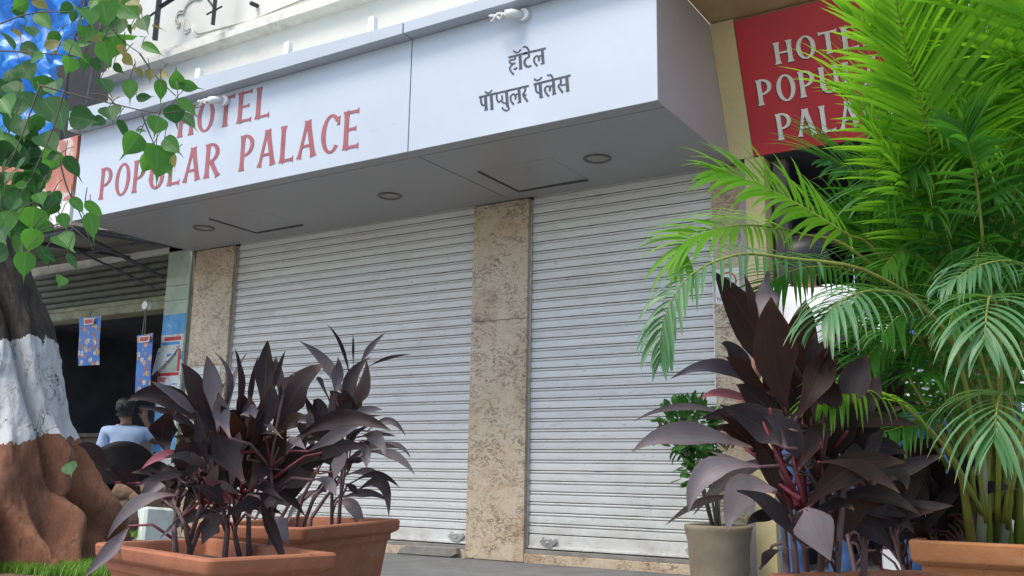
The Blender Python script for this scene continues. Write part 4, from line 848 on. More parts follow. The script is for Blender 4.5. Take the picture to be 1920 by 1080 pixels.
cordyline('slender purple cordyline with thin curling tips, in the second planter before the wide shutter', (1.94, -3.74, .41), [((2.017,-3.617,0.812),(2.012,-3.626,0.926),(2.09,-3.617,1.01),0.0412,0),((1.995,-3.599,0.83),(2.106,-3.67,0.894),(2.194,-3.758,0.977),0.0384,1),((1.863,-3.46,0.946),(1.886,-3.545,1.067),(1.889,-3.631,1.135),0.0112,0),((1.924,-3.518,0.99),(1.941,-3.542,1.056),(1.956,-3.563,1.106),0.0077,0),((1.982,-3.546,0.993),(2.003,-3.523,1.055),(2.07,-3.518,1.11),0.0187,1),((1.972,-3.497,0.991),(2.068,-3.494,1.021),(2.165,-3.485,1.029),0.0102,0),((1.92,-3.55,0.868),(1.848,-3.574,0.997),(1.801,-3.674,1.075),0.0343,1),((1.911,-3.589,0.874),(1.896,-3.573,0.96),(1.931,-3.61,1.021),0.0374,1),((1.838,-3.541,0.871),(1.895,-3.648,0.911),(1.962,-3.743,0.925),0.05,0),((2.072,-3.707,0.782),(2.118,-3.667,0.819),(2.18,-3.648,0.823),0.0271,1),((2.064,-3.587,0.756),(2.129,-3.553,0.793),(2.175,-3.514,0.742),0.0196,1),((2.025,-3.565,0.741),(2.133,-3.616,0.73),(2.219,-3.669,0.668),0.0384,1),((1.985,-3.44,0.726),(2.057,-3.406,0.714),(2.097,-3.384,0.671),0.0153,1),((2.016,-3.526,0.685),(2.122,-3.512,0.678),(2.208,-3.496,0.611),0.0279,1),((2.109,-3.695,0.696),(2.094,-3.635,0.682),(2.134,-3.663,0.631),0.04,1),((1.883,-3.47,0.61),(1.939,-3.431,0.62),(1.986,-3.404,0.606),0.0258,1),((1.906,-3.44,0.552),(2.052,-3.485,0.58),(2.134,-3.538,0.47),0.0365,0),((1.794,-3.439,0.507),(1.869,-3.419,0.492),(1.91,-3.401,0.397),0.038,1),((2.001,-3.624,0.579),(2.022,-3.599,0.563),(2.044,-3.587,0.536),0.0194,0),((1.822,-3.415,0.793),(1.869,-3.524,0.863),(1.914,-3.625,0.896),0.0602,0),((1.96,-3.58,0.766),(2.029,-3.663,0.841),(2.082,-3.749,0.888),0.0486,0),((1.963,-3.592,0.716),(1.93,-3.656,0.77),(1.925,-3.702,0.824),0.0492,0),((1.946,-3.572,0.7),(2.059,-3.63,0.746),(2.168,-3.686,0.774),0.0323,0),((1.86,-3.484,0.652),(1.802,-3.5,0.685),(1.775,-3.545,0.684),0.0433,0),((1.937,-3.556,0.635),(1.964,-3.514,0.661),(2.016,-3.51,0.653),0.0286,0),((1.889,-3.526,0.602),(1.807,-3.508,0.567),(1.796,-3.565,0.517),0.0257,0),((1.964,-3.597,0.618),(1.995,-3.67,0.649),(2.004,-3.749,0.648),0.0321,0),((1.912,-3.53,0.652),(2.041,-3.579,0.684),(2.156,-3.629,0.683),0.0213,1),((1.829,-3.459,0.756),(1.859,-3.534,0.803),(1.865,-3.613,0.806),0.0428,0),((1.926,-3.633,0.682),(1.942,-3.712,0.727),(1.97,-3.777,0.748),0.0483,0),((1.811,-3.501,0.737),(1.805,-3.553,0.837),(1.801,-3.587,0.869),0.0379,0),((2.023,-3.707,0.743),(2.043,-3.689,0.823),(2.087,-3.694,0.861),0.0401,0),((1.862,-3.595,0.609),(1.87,-3.673,0.616),(1.884,-3.743,0.6),0.0409,0),((2.032,-3.655,0.676),(1.966,-3.676,0.728),(1.909,-3.742,0.715),0.0299,0),((1.872,-3.634,0.659),(1.914,-3.708,0.779),(1.959,-3.761,0.821),0.0301,1),((1.846,-3.538,0.709),(1.815,-3.589,0.805),(1.8,-3.616,0.843),0.0263,0),((1.855,-3.476,0.754),(1.971,-3.532,0.798),(2.105,-3.57,0.81),0.0257,0),((1.858,-3.608,0.618),(1.756,-3.652,0.624),(1.699,-3.705,0.6),0.0254,1),((1.968,-3.504,0.7),(2.081,-3.571,0.74),(2.213,-3.615,0.737),0.032,0),((1.882,-3.582,0.726),(1.91,-3.569,0.799),(1.941,-3.573,0.847),0.0287,1),((1.943,-3.583,0.683),(1.951,-3.539,0.743),(2.004,-3.564,0.768),0.0308,0),((1.788,-3.488,0.677),(1.772,-3.54,0.758),(1.724,-3.6,0.785),0.0341,0),((1.904,-3.547,0.672),(1.94,-3.59,0.766),(1.957,-3.637,0.833),0.0297,0),((1.98,-3.655,0.705),(2.043,-3.694,0.798),(2.119,-3.708,0.813),0.0241,1),((1.974,-3.658,0.726),(1.941,-3.686,0.831),(1.935,-3.715,0.86),0.0358,0),((1.889,-3.561,0.677),(1.872,-3.547,0.799),(1.927,-3.58,0.863),0.0352,0),((1.898,-3.601,0.744),(1.9,-3.702,0.789),(1.903,-3.787,0.768),0.035,1),((2.027,-3.6,0.587),(2.092,-3.552,0.61),(2.157,-3.513,0.567),0.0248,0),((1.87,-3.641,0.688),(1.828,-3.652,0.757),(1.817,-3.699,0.796),0.0303,0),((1.765,-3.376,0.521),(1.93,-3.419,0.543),(2.069,-3.468,0.522),0.0309,0),((2.036,-3.656,0.714),(2.089,-3.674,0.816),(2.126,-3.687,0.854),0.032,0),((1.918,-3.502,0.703),(1.99,-3.471,0.715),(2.081,-3.422,0.704),0.0365,0),((1.796,-3.498,0.723),(1.786,-3.563,0.816),(1.785,-3.616,0.888),0.0341,0),((1.968,-3.633,0.733),(1.989,-3.689,0.821),(2.031,-3.725,0.883),0.0284,1),((1.855,-3.548,0.55),(1.781,-3.593,0.519),(1.722,-3.611,0.411),0.0309,1)], [[(1.899,-3.524,0.438),(1.966,-3.598,0.522),(1.928,-3.536,0.652),(2.026,-3.64,0.81)],[(1.85,-3.507,0.435),(1.871,-3.537,0.535),(1.896,-3.552,0.684)],[(1.763,-3.56,0.429),(1.835,-3.594,0.518),(1.865,-3.526,0.618),(1.94,-3.568,0.75)],[(1.731,-3.655,0.435),(1.793,-3.656,0.518),(1.876,-3.633,0.617)],[(1.74,-3.743,0.446),(1.778,-3.707,0.51),(1.763,-3.607,0.566)],[(1.862,-3.628,0.456),(1.869,-3.56,0.535),(1.927,-3.52,0.619)],[(1.764,-3.597,0.443),(1.814,-3.621,0.534),(1.921,-3.627,0.682)]], seed=3)
cordyline('tall dark purple cordyline with red stalks, just left of the palm', (3.87, -4.10, .39), [((3.684,-4.074,0.753),(3.609,-4.141,0.937),(3.555,-4.225,1.05),0.0636,3),((3.664,-4.259,0.889),(3.656,-4.283,0.961),(3.648,-4.304,1.02),0.0175,3),((3.685,-4.335,0.898),(3.691,-4.286,0.972),(3.708,-4.348,1.013),0.0388,1),((3.697,-4.219,0.743),(3.7,-4.311,0.867),(3.724,-4.38,0.954),0.073,3),((3.671,-4.05,0.783),(3.715,-4.152,0.9),(3.754,-4.247,0.969),0.0558,3),((3.658,-4.037,0.726),(3.638,-4.067,0.834),(3.598,-4.112,0.888),0.0615,3),((3.585,-4.056,0.807),(3.557,-4.21,0.848),(3.509,-4.358,0.81),0.0254,1),((3.655,-4.188,0.787),(3.634,-4.288,0.827),(3.629,-4.373,0.845),0.0307,3),((3.599,-4.033,0.779),(3.564,-4.193,0.79),(3.56,-4.326,0.771),0.024,2),((3.567,-4.143,0.743),(3.465,-4.192,0.767),(3.38,-4.259,0.732),0.0123,1),((3.619,-4.195,0.678),(3.482,-4.236,0.708),(3.408,-4.325,0.666),0.0394,1),((3.625,-4.175,0.638),(3.578,-4.222,0.657),(3.547,-4.258,0.671),0.0096,1),((3.654,-4.266,0.64),(3.573,-4.325,0.628),(3.535,-4.342,0.55),0.0406,1),((3.587,-4.192,0.58),(3.533,-4.259,0.569),(3.476,-4.32,0.522),0.0176,0),((3.674,-4.227,0.592),(3.607,-4.231,0.59),(3.586,-4.265,0.515),0.0566,1),((3.742,-4.265,0.563),(3.757,-4.264,0.532),(3.779,-4.25,0.469),0.0632,1),((3.709,-4.163,0.662),(3.726,-4.116,0.66),(3.761,-4.13,0.659),0.0276,1),((3.75,-4.071,0.682),(3.802,-4.026,0.718),(3.838,-4.027,0.733),0.0169,0),((3.725,-4.202,0.561),(3.805,-4.172,0.64),(3.898,-4.118,0.653),0.0487,3),((3.731,-4.118,0.448),(3.771,-4.076,0.547),(3.847,-4.073,0.57),0.0425,3),((3.809,-3.947,0.636),(3.858,-3.994,0.629),(3.885,-4.05,0.601),0.0308,0),((3.579,-4.053,0.427),(3.627,-4.111,0.468),(3.678,-4.16,0.476),0.0279,0),((3.734,-4.224,0.638),(3.71,-4.266,0.701),(3.678,-4.308,0.738),0.0456,0),((3.73,-4.205,0.665),(3.676,-4.196,0.732),(3.608,-4.3,0.74),0.0408,0),((3.732,-4.191,0.652),(3.744,-4.145,0.747),(3.797,-4.187,0.81),0.0479,3),((3.702,-4.059,0.613),(3.771,-4.096,0.722),(3.822,-4.131,0.773),0.0484,0),((3.727,-4.104,0.599),(3.803,-4.071,0.668),(3.849,-4.056,0.723),0.0414,0),((3.763,-4.228,0.677),(3.769,-4.182,0.784),(3.8,-4.243,0.844),0.0537,3),((3.717,-4.016,0.571),(3.826,-4.073,0.588),(3.921,-4.126,0.553),0.034,0),((3.731,-4.075,0.545),(3.791,-4.017,0.525),(3.842,-3.988,0.473),0.0419,0),((3.748,-4.073,0.641),(3.817,-4.008,0.684),(3.881,-3.997,0.671),0.0424,0),((3.768,-4.003,0.545),(3.875,-4.0,0.562),(3.965,-4.007,0.571),0.0276,0),((3.768,-3.93,0.6),(3.854,-3.892,0.645),(3.932,-3.857,0.675),0.0292,0),((3.744,-3.907,0.506),(3.845,-3.985,0.547),(3.935,-4.063,0.559),0.0321,0),((3.739,-3.917,0.484),(3.797,-3.952,0.517),(3.81,-3.995,0.465),0.0429,0),((3.759,-4.048,0.711),(3.816,-4.044,0.78),(3.848,-4.054,0.834),0.0492,0),((3.767,-4.134,0.72),(3.808,-4.118,0.816),(3.838,-4.123,0.869),0.048,0),((3.731,-3.884,0.629),(3.8,-3.982,0.728),(3.89,-4.052,0.764),0.0504,0),((3.651,-4.038,0.541),(3.629,-4.177,0.544),(3.634,-4.295,0.528),0.0205,0),((3.717,-4.294,0.675),(3.671,-4.289,0.714),(3.616,-4.377,0.754),0.0457,0),((3.683,-4.15,0.707),(3.635,-4.191,0.774),(3.598,-4.227,0.807),0.0416,0),((3.632,-4.061,0.625),(3.626,-4.217,0.684),(3.61,-4.381,0.741),0.0408,3),((3.722,-4.259,0.727),(3.767,-4.221,0.821),(3.785,-4.255,0.882),0.0464,3),((3.703,-4.099,0.545),(3.762,-4.143,0.567),(3.811,-4.186,0.563),0.0402,0),((3.726,-4.269,0.709),(3.636,-4.261,0.742),(3.574,-4.37,0.729),0.0474,0),((3.713,-4.104,0.714),(3.681,-4.152,0.778),(3.647,-4.189,0.79),0.0419,0),((3.748,-4.151,0.73),(3.778,-4.187,0.815),(3.801,-4.218,0.859),0.0314,3),((3.735,-4.0,0.607),(3.788,-4.035,0.7),(3.818,-4.076,0.759),0.0436,3),((3.657,-4.058,0.624),(3.597,-4.164,0.702),(3.554,-4.243,0.715),0.0427,3),((3.682,-3.917,0.722),(3.673,-4.082,0.815),(3.685,-4.223,0.861),0.0462,3),((3.731,-4.167,0.73),(3.744,-4.186,0.837),(3.755,-4.2,0.91),0.0356,0),((3.652,-4.05,0.67),(3.548,-4.101,0.623),(3.465,-4.138,0.539),0.0402,0),((3.671,-4.031,0.782),(3.735,-4.09,0.874),(3.808,-4.13,0.907),0.0423,0),((3.712,-3.903,0.56),(3.773,-4.026,0.663),(3.844,-4.129,0.712),0.0413,0),((3.758,-4.029,0.644),(3.762,-4.012,0.748),(3.79,-4.051,0.828),0.0491,0),((3.616,-4.134,0.766),(3.596,-4.203,0.862),(3.578,-4.254,0.889),0.0435,0),((3.729,-4.057,0.558),(3.817,-4.011,0.566),(3.88,-3.966,0.512),0.0488,0),((3.713,-4.095,0.686),(3.755,-4.187,0.808),(3.796,-4.265,0.868),0.0348,0),((3.71,-4.097,0.518),(3.737,-4.083,0.621),(3.764,-4.098,0.669),0.0405,0),((3.688,-4.178,0.536),(3.655,-4.221,0.639),(3.633,-4.253,0.709),0.0321,3),((3.701,-4.137,0.482),(3.66,-4.22,0.56),(3.617,-4.294,0.593),0.0418,0),((3.727,-4.268,0.631),(3.752,-4.211,0.705),(3.781,-4.26,0.744),0.0435,3),((3.766,-4.256,0.65),(3.829,-4.163,0.638),(3.893,-4.162,0.593),0.0345,3),((3.714,-4.103,0.652),(3.668,-4.104,0.737),(3.644,-4.18,0.793),0.0421,0),((3.727,-4.017,0.616),(3.729,-4.126,0.683),(3.72,-4.235,0.717),0.0446,3),((3.753,-4.147,0.715),(3.831,-4.066,0.741),(3.917,-4.045,0.726),0.0342,3)], [[(3.673,-4.108,0.43),(3.678,-4.139,0.505),(3.653,-4.087,0.598),(3.628,-4.128,0.736)],[(3.66,-3.985,0.417),(3.69,-4.105,0.511),(3.669,-4.027,0.612),(3.667,-4.064,0.754)],[(3.656,-4.117,0.436),(3.627,-4.032,0.54),(3.643,-4.116,0.667),(3.624,-4.088,0.782)],[(3.692,-3.998,0.424),(3.726,-4.085,0.525),(3.733,-4.118,0.64),(3.729,-4.106,0.778)],[(3.734,-4.028,0.428),(3.767,-4.117,0.528),(3.756,-3.991,0.642),(3.791,-4.058,0.752)],[(3.781,-3.999,0.423),(3.782,-3.967,0.51),(3.824,-4.06,0.615)]], [[(3.707,-4.205,0.567),(3.669,-4.179,0.665),(3.677,-4.26,0.754)],[(3.709,-4.179,0.566),(3.697,-4.253,0.637),(3.672,-4.292,0.726)],[(3.71,-4.171,0.56),(3.704,-4.161,0.639),(3.658,-4.134,0.749)],[(3.691,-4.127,0.552),(3.657,-4.211,0.638),(3.621,-4.245,0.676)],[(3.717,-4.194,0.573),(3.696,-4.179,0.652),(3.679,-4.112,0.722)],[(3.717,-4.217,0.58),(3.665,-4.197,0.611),(3.627,-4.18,0.644)],[(3.697,-4.101,0.558),(3.709,-4.162,0.679),(3.714,-4.157,0.747)],[(3.72,-4.071,0.64),(3.749,-4.069,0.682),(3.801,-4.169,0.712)],[(3.7,-4.138,0.546),(3.642,-4.098,0.591),(3.646,-4.197,0.638)]], seed=4)
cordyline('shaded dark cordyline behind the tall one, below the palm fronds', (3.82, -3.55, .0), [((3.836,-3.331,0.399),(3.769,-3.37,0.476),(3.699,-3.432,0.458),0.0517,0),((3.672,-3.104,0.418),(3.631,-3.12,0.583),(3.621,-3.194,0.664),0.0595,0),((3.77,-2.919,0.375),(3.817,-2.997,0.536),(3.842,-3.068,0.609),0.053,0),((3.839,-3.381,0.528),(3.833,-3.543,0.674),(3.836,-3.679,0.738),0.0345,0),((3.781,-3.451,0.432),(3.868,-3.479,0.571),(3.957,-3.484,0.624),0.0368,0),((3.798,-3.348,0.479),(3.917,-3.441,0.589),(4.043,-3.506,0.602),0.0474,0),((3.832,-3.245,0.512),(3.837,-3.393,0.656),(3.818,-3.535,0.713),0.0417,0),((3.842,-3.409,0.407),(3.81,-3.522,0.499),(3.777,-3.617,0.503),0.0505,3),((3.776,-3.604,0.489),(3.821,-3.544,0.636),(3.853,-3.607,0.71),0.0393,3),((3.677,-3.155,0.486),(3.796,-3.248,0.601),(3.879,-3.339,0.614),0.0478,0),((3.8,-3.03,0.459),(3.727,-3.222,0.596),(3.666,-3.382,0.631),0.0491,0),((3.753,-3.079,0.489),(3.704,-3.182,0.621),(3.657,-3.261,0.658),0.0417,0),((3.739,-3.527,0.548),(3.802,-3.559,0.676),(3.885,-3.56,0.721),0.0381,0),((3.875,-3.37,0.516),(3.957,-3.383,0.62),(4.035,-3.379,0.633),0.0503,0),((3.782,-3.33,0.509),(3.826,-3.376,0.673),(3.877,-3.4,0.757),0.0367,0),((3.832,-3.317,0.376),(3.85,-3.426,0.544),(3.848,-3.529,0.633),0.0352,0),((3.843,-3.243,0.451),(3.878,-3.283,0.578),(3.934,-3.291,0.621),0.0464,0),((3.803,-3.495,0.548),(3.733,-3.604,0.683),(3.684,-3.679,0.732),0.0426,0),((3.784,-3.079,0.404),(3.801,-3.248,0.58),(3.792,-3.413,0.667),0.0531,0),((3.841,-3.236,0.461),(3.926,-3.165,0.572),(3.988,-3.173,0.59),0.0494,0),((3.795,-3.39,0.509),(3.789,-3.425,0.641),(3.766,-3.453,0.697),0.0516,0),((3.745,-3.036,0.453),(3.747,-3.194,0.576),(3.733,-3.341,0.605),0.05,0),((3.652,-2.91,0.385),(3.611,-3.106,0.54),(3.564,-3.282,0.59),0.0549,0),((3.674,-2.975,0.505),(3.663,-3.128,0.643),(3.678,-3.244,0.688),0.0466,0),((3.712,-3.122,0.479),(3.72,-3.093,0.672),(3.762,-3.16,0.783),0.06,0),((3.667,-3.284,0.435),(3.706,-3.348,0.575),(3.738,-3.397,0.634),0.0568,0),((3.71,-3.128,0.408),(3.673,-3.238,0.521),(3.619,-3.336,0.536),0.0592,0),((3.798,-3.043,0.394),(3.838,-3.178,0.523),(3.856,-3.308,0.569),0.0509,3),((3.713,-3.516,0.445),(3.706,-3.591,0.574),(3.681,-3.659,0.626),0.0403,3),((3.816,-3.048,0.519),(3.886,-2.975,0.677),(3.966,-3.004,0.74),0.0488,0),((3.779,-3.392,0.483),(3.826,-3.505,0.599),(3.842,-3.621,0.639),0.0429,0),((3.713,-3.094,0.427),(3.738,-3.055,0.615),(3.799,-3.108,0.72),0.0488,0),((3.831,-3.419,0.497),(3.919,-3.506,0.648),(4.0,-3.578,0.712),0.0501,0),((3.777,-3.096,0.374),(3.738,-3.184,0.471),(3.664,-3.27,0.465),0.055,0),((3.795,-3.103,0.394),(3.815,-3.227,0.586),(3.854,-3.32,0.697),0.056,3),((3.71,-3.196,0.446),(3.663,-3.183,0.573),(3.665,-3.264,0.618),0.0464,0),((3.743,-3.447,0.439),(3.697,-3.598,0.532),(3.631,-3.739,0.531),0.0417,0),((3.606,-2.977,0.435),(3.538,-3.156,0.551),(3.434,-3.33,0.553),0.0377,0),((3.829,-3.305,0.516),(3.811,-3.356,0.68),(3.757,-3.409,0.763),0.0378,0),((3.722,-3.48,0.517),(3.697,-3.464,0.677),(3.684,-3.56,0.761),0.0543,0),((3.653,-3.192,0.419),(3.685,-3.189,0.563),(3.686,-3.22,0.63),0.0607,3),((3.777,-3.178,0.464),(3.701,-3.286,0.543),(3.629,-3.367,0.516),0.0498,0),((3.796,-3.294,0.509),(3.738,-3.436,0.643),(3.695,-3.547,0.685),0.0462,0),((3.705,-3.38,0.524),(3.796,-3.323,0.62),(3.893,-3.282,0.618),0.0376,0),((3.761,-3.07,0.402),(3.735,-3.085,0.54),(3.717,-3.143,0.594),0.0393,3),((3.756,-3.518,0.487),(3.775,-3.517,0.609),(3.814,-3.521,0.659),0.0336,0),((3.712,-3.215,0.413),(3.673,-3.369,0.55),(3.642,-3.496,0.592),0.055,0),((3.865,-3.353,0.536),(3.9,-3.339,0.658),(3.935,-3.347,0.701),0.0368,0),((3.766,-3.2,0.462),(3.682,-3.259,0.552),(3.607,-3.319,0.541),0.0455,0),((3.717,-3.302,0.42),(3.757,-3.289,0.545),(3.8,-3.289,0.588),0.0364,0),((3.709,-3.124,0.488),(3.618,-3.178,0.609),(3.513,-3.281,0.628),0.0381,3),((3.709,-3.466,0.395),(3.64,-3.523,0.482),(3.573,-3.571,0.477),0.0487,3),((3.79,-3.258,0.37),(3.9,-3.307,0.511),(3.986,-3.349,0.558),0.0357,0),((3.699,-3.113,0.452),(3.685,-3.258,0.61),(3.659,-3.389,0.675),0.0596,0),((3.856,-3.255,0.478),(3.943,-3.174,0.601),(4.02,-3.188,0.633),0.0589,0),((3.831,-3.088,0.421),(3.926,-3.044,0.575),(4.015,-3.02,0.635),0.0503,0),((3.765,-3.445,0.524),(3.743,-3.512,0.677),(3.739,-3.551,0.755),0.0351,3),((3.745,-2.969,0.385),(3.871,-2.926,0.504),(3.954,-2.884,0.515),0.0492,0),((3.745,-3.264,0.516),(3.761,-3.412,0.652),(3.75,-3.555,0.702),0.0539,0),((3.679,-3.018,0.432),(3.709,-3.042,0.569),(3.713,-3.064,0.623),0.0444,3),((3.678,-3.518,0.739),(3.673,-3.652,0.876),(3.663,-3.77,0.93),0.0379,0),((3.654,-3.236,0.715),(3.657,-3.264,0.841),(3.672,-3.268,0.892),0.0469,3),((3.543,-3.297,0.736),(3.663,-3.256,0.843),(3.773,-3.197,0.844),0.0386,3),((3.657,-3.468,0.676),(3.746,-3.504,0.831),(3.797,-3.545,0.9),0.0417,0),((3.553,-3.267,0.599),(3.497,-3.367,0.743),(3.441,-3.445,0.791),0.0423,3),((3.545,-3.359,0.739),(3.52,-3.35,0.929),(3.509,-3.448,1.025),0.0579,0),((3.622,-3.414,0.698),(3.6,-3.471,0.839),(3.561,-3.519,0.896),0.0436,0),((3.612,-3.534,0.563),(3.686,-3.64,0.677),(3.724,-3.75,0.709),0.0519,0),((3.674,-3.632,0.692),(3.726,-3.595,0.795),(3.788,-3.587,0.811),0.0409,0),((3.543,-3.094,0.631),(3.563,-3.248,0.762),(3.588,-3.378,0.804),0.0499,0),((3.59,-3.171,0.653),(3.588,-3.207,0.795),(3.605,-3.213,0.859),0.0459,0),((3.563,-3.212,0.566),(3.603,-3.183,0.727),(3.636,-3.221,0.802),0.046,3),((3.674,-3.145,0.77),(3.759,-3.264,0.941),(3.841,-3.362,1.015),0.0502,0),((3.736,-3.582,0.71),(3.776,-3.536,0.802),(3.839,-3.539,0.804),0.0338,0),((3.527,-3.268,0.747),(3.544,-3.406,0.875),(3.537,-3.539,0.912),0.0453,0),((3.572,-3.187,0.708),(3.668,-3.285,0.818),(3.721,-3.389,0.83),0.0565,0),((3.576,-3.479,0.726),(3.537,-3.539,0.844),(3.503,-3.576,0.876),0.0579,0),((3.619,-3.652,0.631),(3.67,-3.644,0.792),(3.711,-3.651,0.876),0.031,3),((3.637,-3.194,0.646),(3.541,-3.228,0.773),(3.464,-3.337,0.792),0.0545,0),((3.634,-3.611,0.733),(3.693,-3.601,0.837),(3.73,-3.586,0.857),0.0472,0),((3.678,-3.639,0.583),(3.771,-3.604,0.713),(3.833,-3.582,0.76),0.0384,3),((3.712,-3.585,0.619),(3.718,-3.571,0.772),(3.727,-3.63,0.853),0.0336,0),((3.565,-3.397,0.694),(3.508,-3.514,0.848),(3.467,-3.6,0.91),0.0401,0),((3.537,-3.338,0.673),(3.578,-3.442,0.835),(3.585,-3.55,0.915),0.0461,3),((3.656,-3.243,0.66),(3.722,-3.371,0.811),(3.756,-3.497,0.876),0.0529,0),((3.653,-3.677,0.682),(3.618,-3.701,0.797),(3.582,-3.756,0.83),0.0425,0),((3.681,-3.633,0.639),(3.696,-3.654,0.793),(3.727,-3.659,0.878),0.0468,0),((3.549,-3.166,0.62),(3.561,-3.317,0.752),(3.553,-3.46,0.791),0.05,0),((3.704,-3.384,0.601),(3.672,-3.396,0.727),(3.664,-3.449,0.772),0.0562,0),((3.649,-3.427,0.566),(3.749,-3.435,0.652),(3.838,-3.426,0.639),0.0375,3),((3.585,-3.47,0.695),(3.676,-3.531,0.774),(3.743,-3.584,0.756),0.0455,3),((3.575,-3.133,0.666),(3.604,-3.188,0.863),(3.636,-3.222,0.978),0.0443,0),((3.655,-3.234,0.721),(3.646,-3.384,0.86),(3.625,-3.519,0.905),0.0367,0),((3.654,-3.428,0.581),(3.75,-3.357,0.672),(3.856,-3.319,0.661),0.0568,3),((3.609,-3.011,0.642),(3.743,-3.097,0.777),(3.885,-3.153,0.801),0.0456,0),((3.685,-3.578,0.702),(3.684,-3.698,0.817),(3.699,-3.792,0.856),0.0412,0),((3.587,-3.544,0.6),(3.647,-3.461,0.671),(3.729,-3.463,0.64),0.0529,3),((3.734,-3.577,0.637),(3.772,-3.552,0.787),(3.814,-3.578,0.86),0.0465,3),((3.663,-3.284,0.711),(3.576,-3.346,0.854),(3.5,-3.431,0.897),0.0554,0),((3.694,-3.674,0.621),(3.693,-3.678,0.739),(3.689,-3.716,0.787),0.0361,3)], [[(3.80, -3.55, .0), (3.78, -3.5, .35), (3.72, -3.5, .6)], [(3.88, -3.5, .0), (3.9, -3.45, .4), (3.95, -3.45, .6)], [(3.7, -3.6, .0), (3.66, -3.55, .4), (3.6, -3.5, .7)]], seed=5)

# ------------------------------------------------------------ areca palm
palm = thing('areca_palm', 'tall bright green areca palm with many feathery fronds in the orange planter at right', 'palm', (4.10, -3.33, .44))
for i, q in enumerate([[(3.931,-3.507,0.496),(3.924,-3.541,0.624),(3.886,-3.594,0.75),(3.831,-3.658,0.876)],[(3.942,-3.474,0.489),(3.965,-3.491,0.625),(3.971,-3.517,0.753),(3.977,-3.543,0.882)],[(3.956,-3.441,0.489),(3.97,-3.467,0.638),(4.001,-3.486,0.807)],[(3.982,-3.4,0.488),(4.019,-3.415,0.652),(4.037,-3.434,0.783)],[(3.997,-3.367,0.487),(4.002,-3.407,0.678),(3.999,-3.459,0.889)],[(4.012,-3.333,0.487),(4.04,-3.359,0.68),(4.074,-3.381,0.866)],[(3.935,-3.358,0.491),(3.903,-3.415,0.651),(3.848,-3.487,0.81)],[(3.956,-3.321,0.49),(3.982,-3.342,0.653),(4.008,-3.363,0.815)],[(4.018,-3.257,0.491),(4.019,-3.304,0.695),(4.031,-3.344,0.899)],[(3.894,-3.311,0.487),(3.88,-3.351,0.624),(3.827,-3.417,0.76)]]):
    pts = [Vector(p) for p in q]; pts[0].z = min(pts[0].z, .44)
    part('cane', MB().tube(pts, [.0125-.0095*k/(len(pts)-1) for k in range(len(pts))], 8), 'cane_pale' if i in (1, 3) else 'palm_stem', palm, smooth=True)
def cr(pts, n):
    P = [Vector(p) for p in pts]; out = []
    m = len(P)-1
    for i in range(m):
        p0, p1, p2, p3 = P[max(i-1, 0)], P[i], P[i+1], P[min(i+2, m)]
        for k in range(n):
            t = k/n; out.append(.5*((2*p1)+(p2-p0)*t+(2*p0-5*p1+4*p2-p3)*t*t+(3*p1-p0-3*p2+p3)*t*t*t))
    return out+[P[-1]]
PMATS = ['palm', 'palm_shade', 'palm_bluish']
def leaflet(p, d, L, w, droop, nh, rr):
    n = 6; pts = [p]; dd = d.copy(); st = L/n
    for k in range(n):
        dd = (dd+Vector((0, 0, -1))*droop*(.10+.34*(k/n))*1.1).normalized(); pts.append(pts[-1]+dd*st)
    m = MB(); m.uv = []
    for i, q in enumerate(pts):
        t = (pts[min(i+1, n)]-pts[max(i-1, 0)]).normalized(); s = t.cross(nh)
        s = s.normalized() if s.length > 1e-4 else t.orthogonal().normalized(); nn = s.cross(t); f = i/n
        ww = w/2*.66*min(1, .45+f*3.2)*max(.03, 1-f**2.6)
        for u, h in ((-1, .28), (0, 0), (1, .28)):
            m.v.append(tuple(q+s*u*ww+nn*h*ww)); m.uv.append(((u+1)/2, f))
    for i in range(n): m.f += [(i*3+j, i*3+j+1, i*3+j+4, i*3+j+3) for j in range(2)]
    return m
def frond(pts, L, n, w, droop, mk, near, fan, t0, seed):
    rr = random.Random(seed); path = cr(pts, 14); N = len(path)-1
    ra = MB().tube(path[::3]+[path[-1]], [max(.0016, .0065*(1-i/(N/3+1))) for i in range(len(path[::3])+1)], 6)
    rach = part('frond', ra, 'palm_stem', palm, smooth=True)
    joined = MB(); joined.uv = []
    for k in range(n):
        f = k/(n-1); t = t0+(1-t0)*(f**.92)*.985; x = t*N; i = min(int(x), N-1); p = path[i].lerp(path[i+1], x-i)
        T = (path[min(i+2, N)]-path[max(i-2, 0)]).normalized()
        view = (CAM-p).normalized()
        up = (view*.62+Vector((0, 0, .75))).normalized()
        S_ = T.cross(up); S_ = S_.normalized() if S_.length > .05 else Vector((1, 0, 0)); Nn = S_.cross(T)
        ang = R(62-36*f+rr.uniform(-5, 5)); Lk = L*(.62+.38*math.sin(math.pi*min(1, .18+f*.72)))*rr.uniform(.88, 1.1)*(1 if f < .85 else .62)
        for sg in (-1, 1):
            d = (T*math.cos(ang)+S_*sg*math.sin(ang)+Nn*rr.uniform(.02, .32)).normalized()
            nh = (Nn+S_*sg*.3+soft(p*2)*.5).normalized()
            lm = leaflet(p+d*.002, d, Lk, w*rr.uniform(.85, 1.12), droop*rr.uniform(.8, 1.2), nh, rr)
            if near: part('leaflet', lm, PMATS[mk], rach, smooth=True)
            else:
                b = len(joined.v); joined.v += lm.v; joined.uv += lm.uv; joined.f += [tuple(b+q for q in ff) for ff in lm.f]
    if not near: part('leaflets', joined, PMATS[mk], rach, smooth=True)['kind'] = 'stuff'
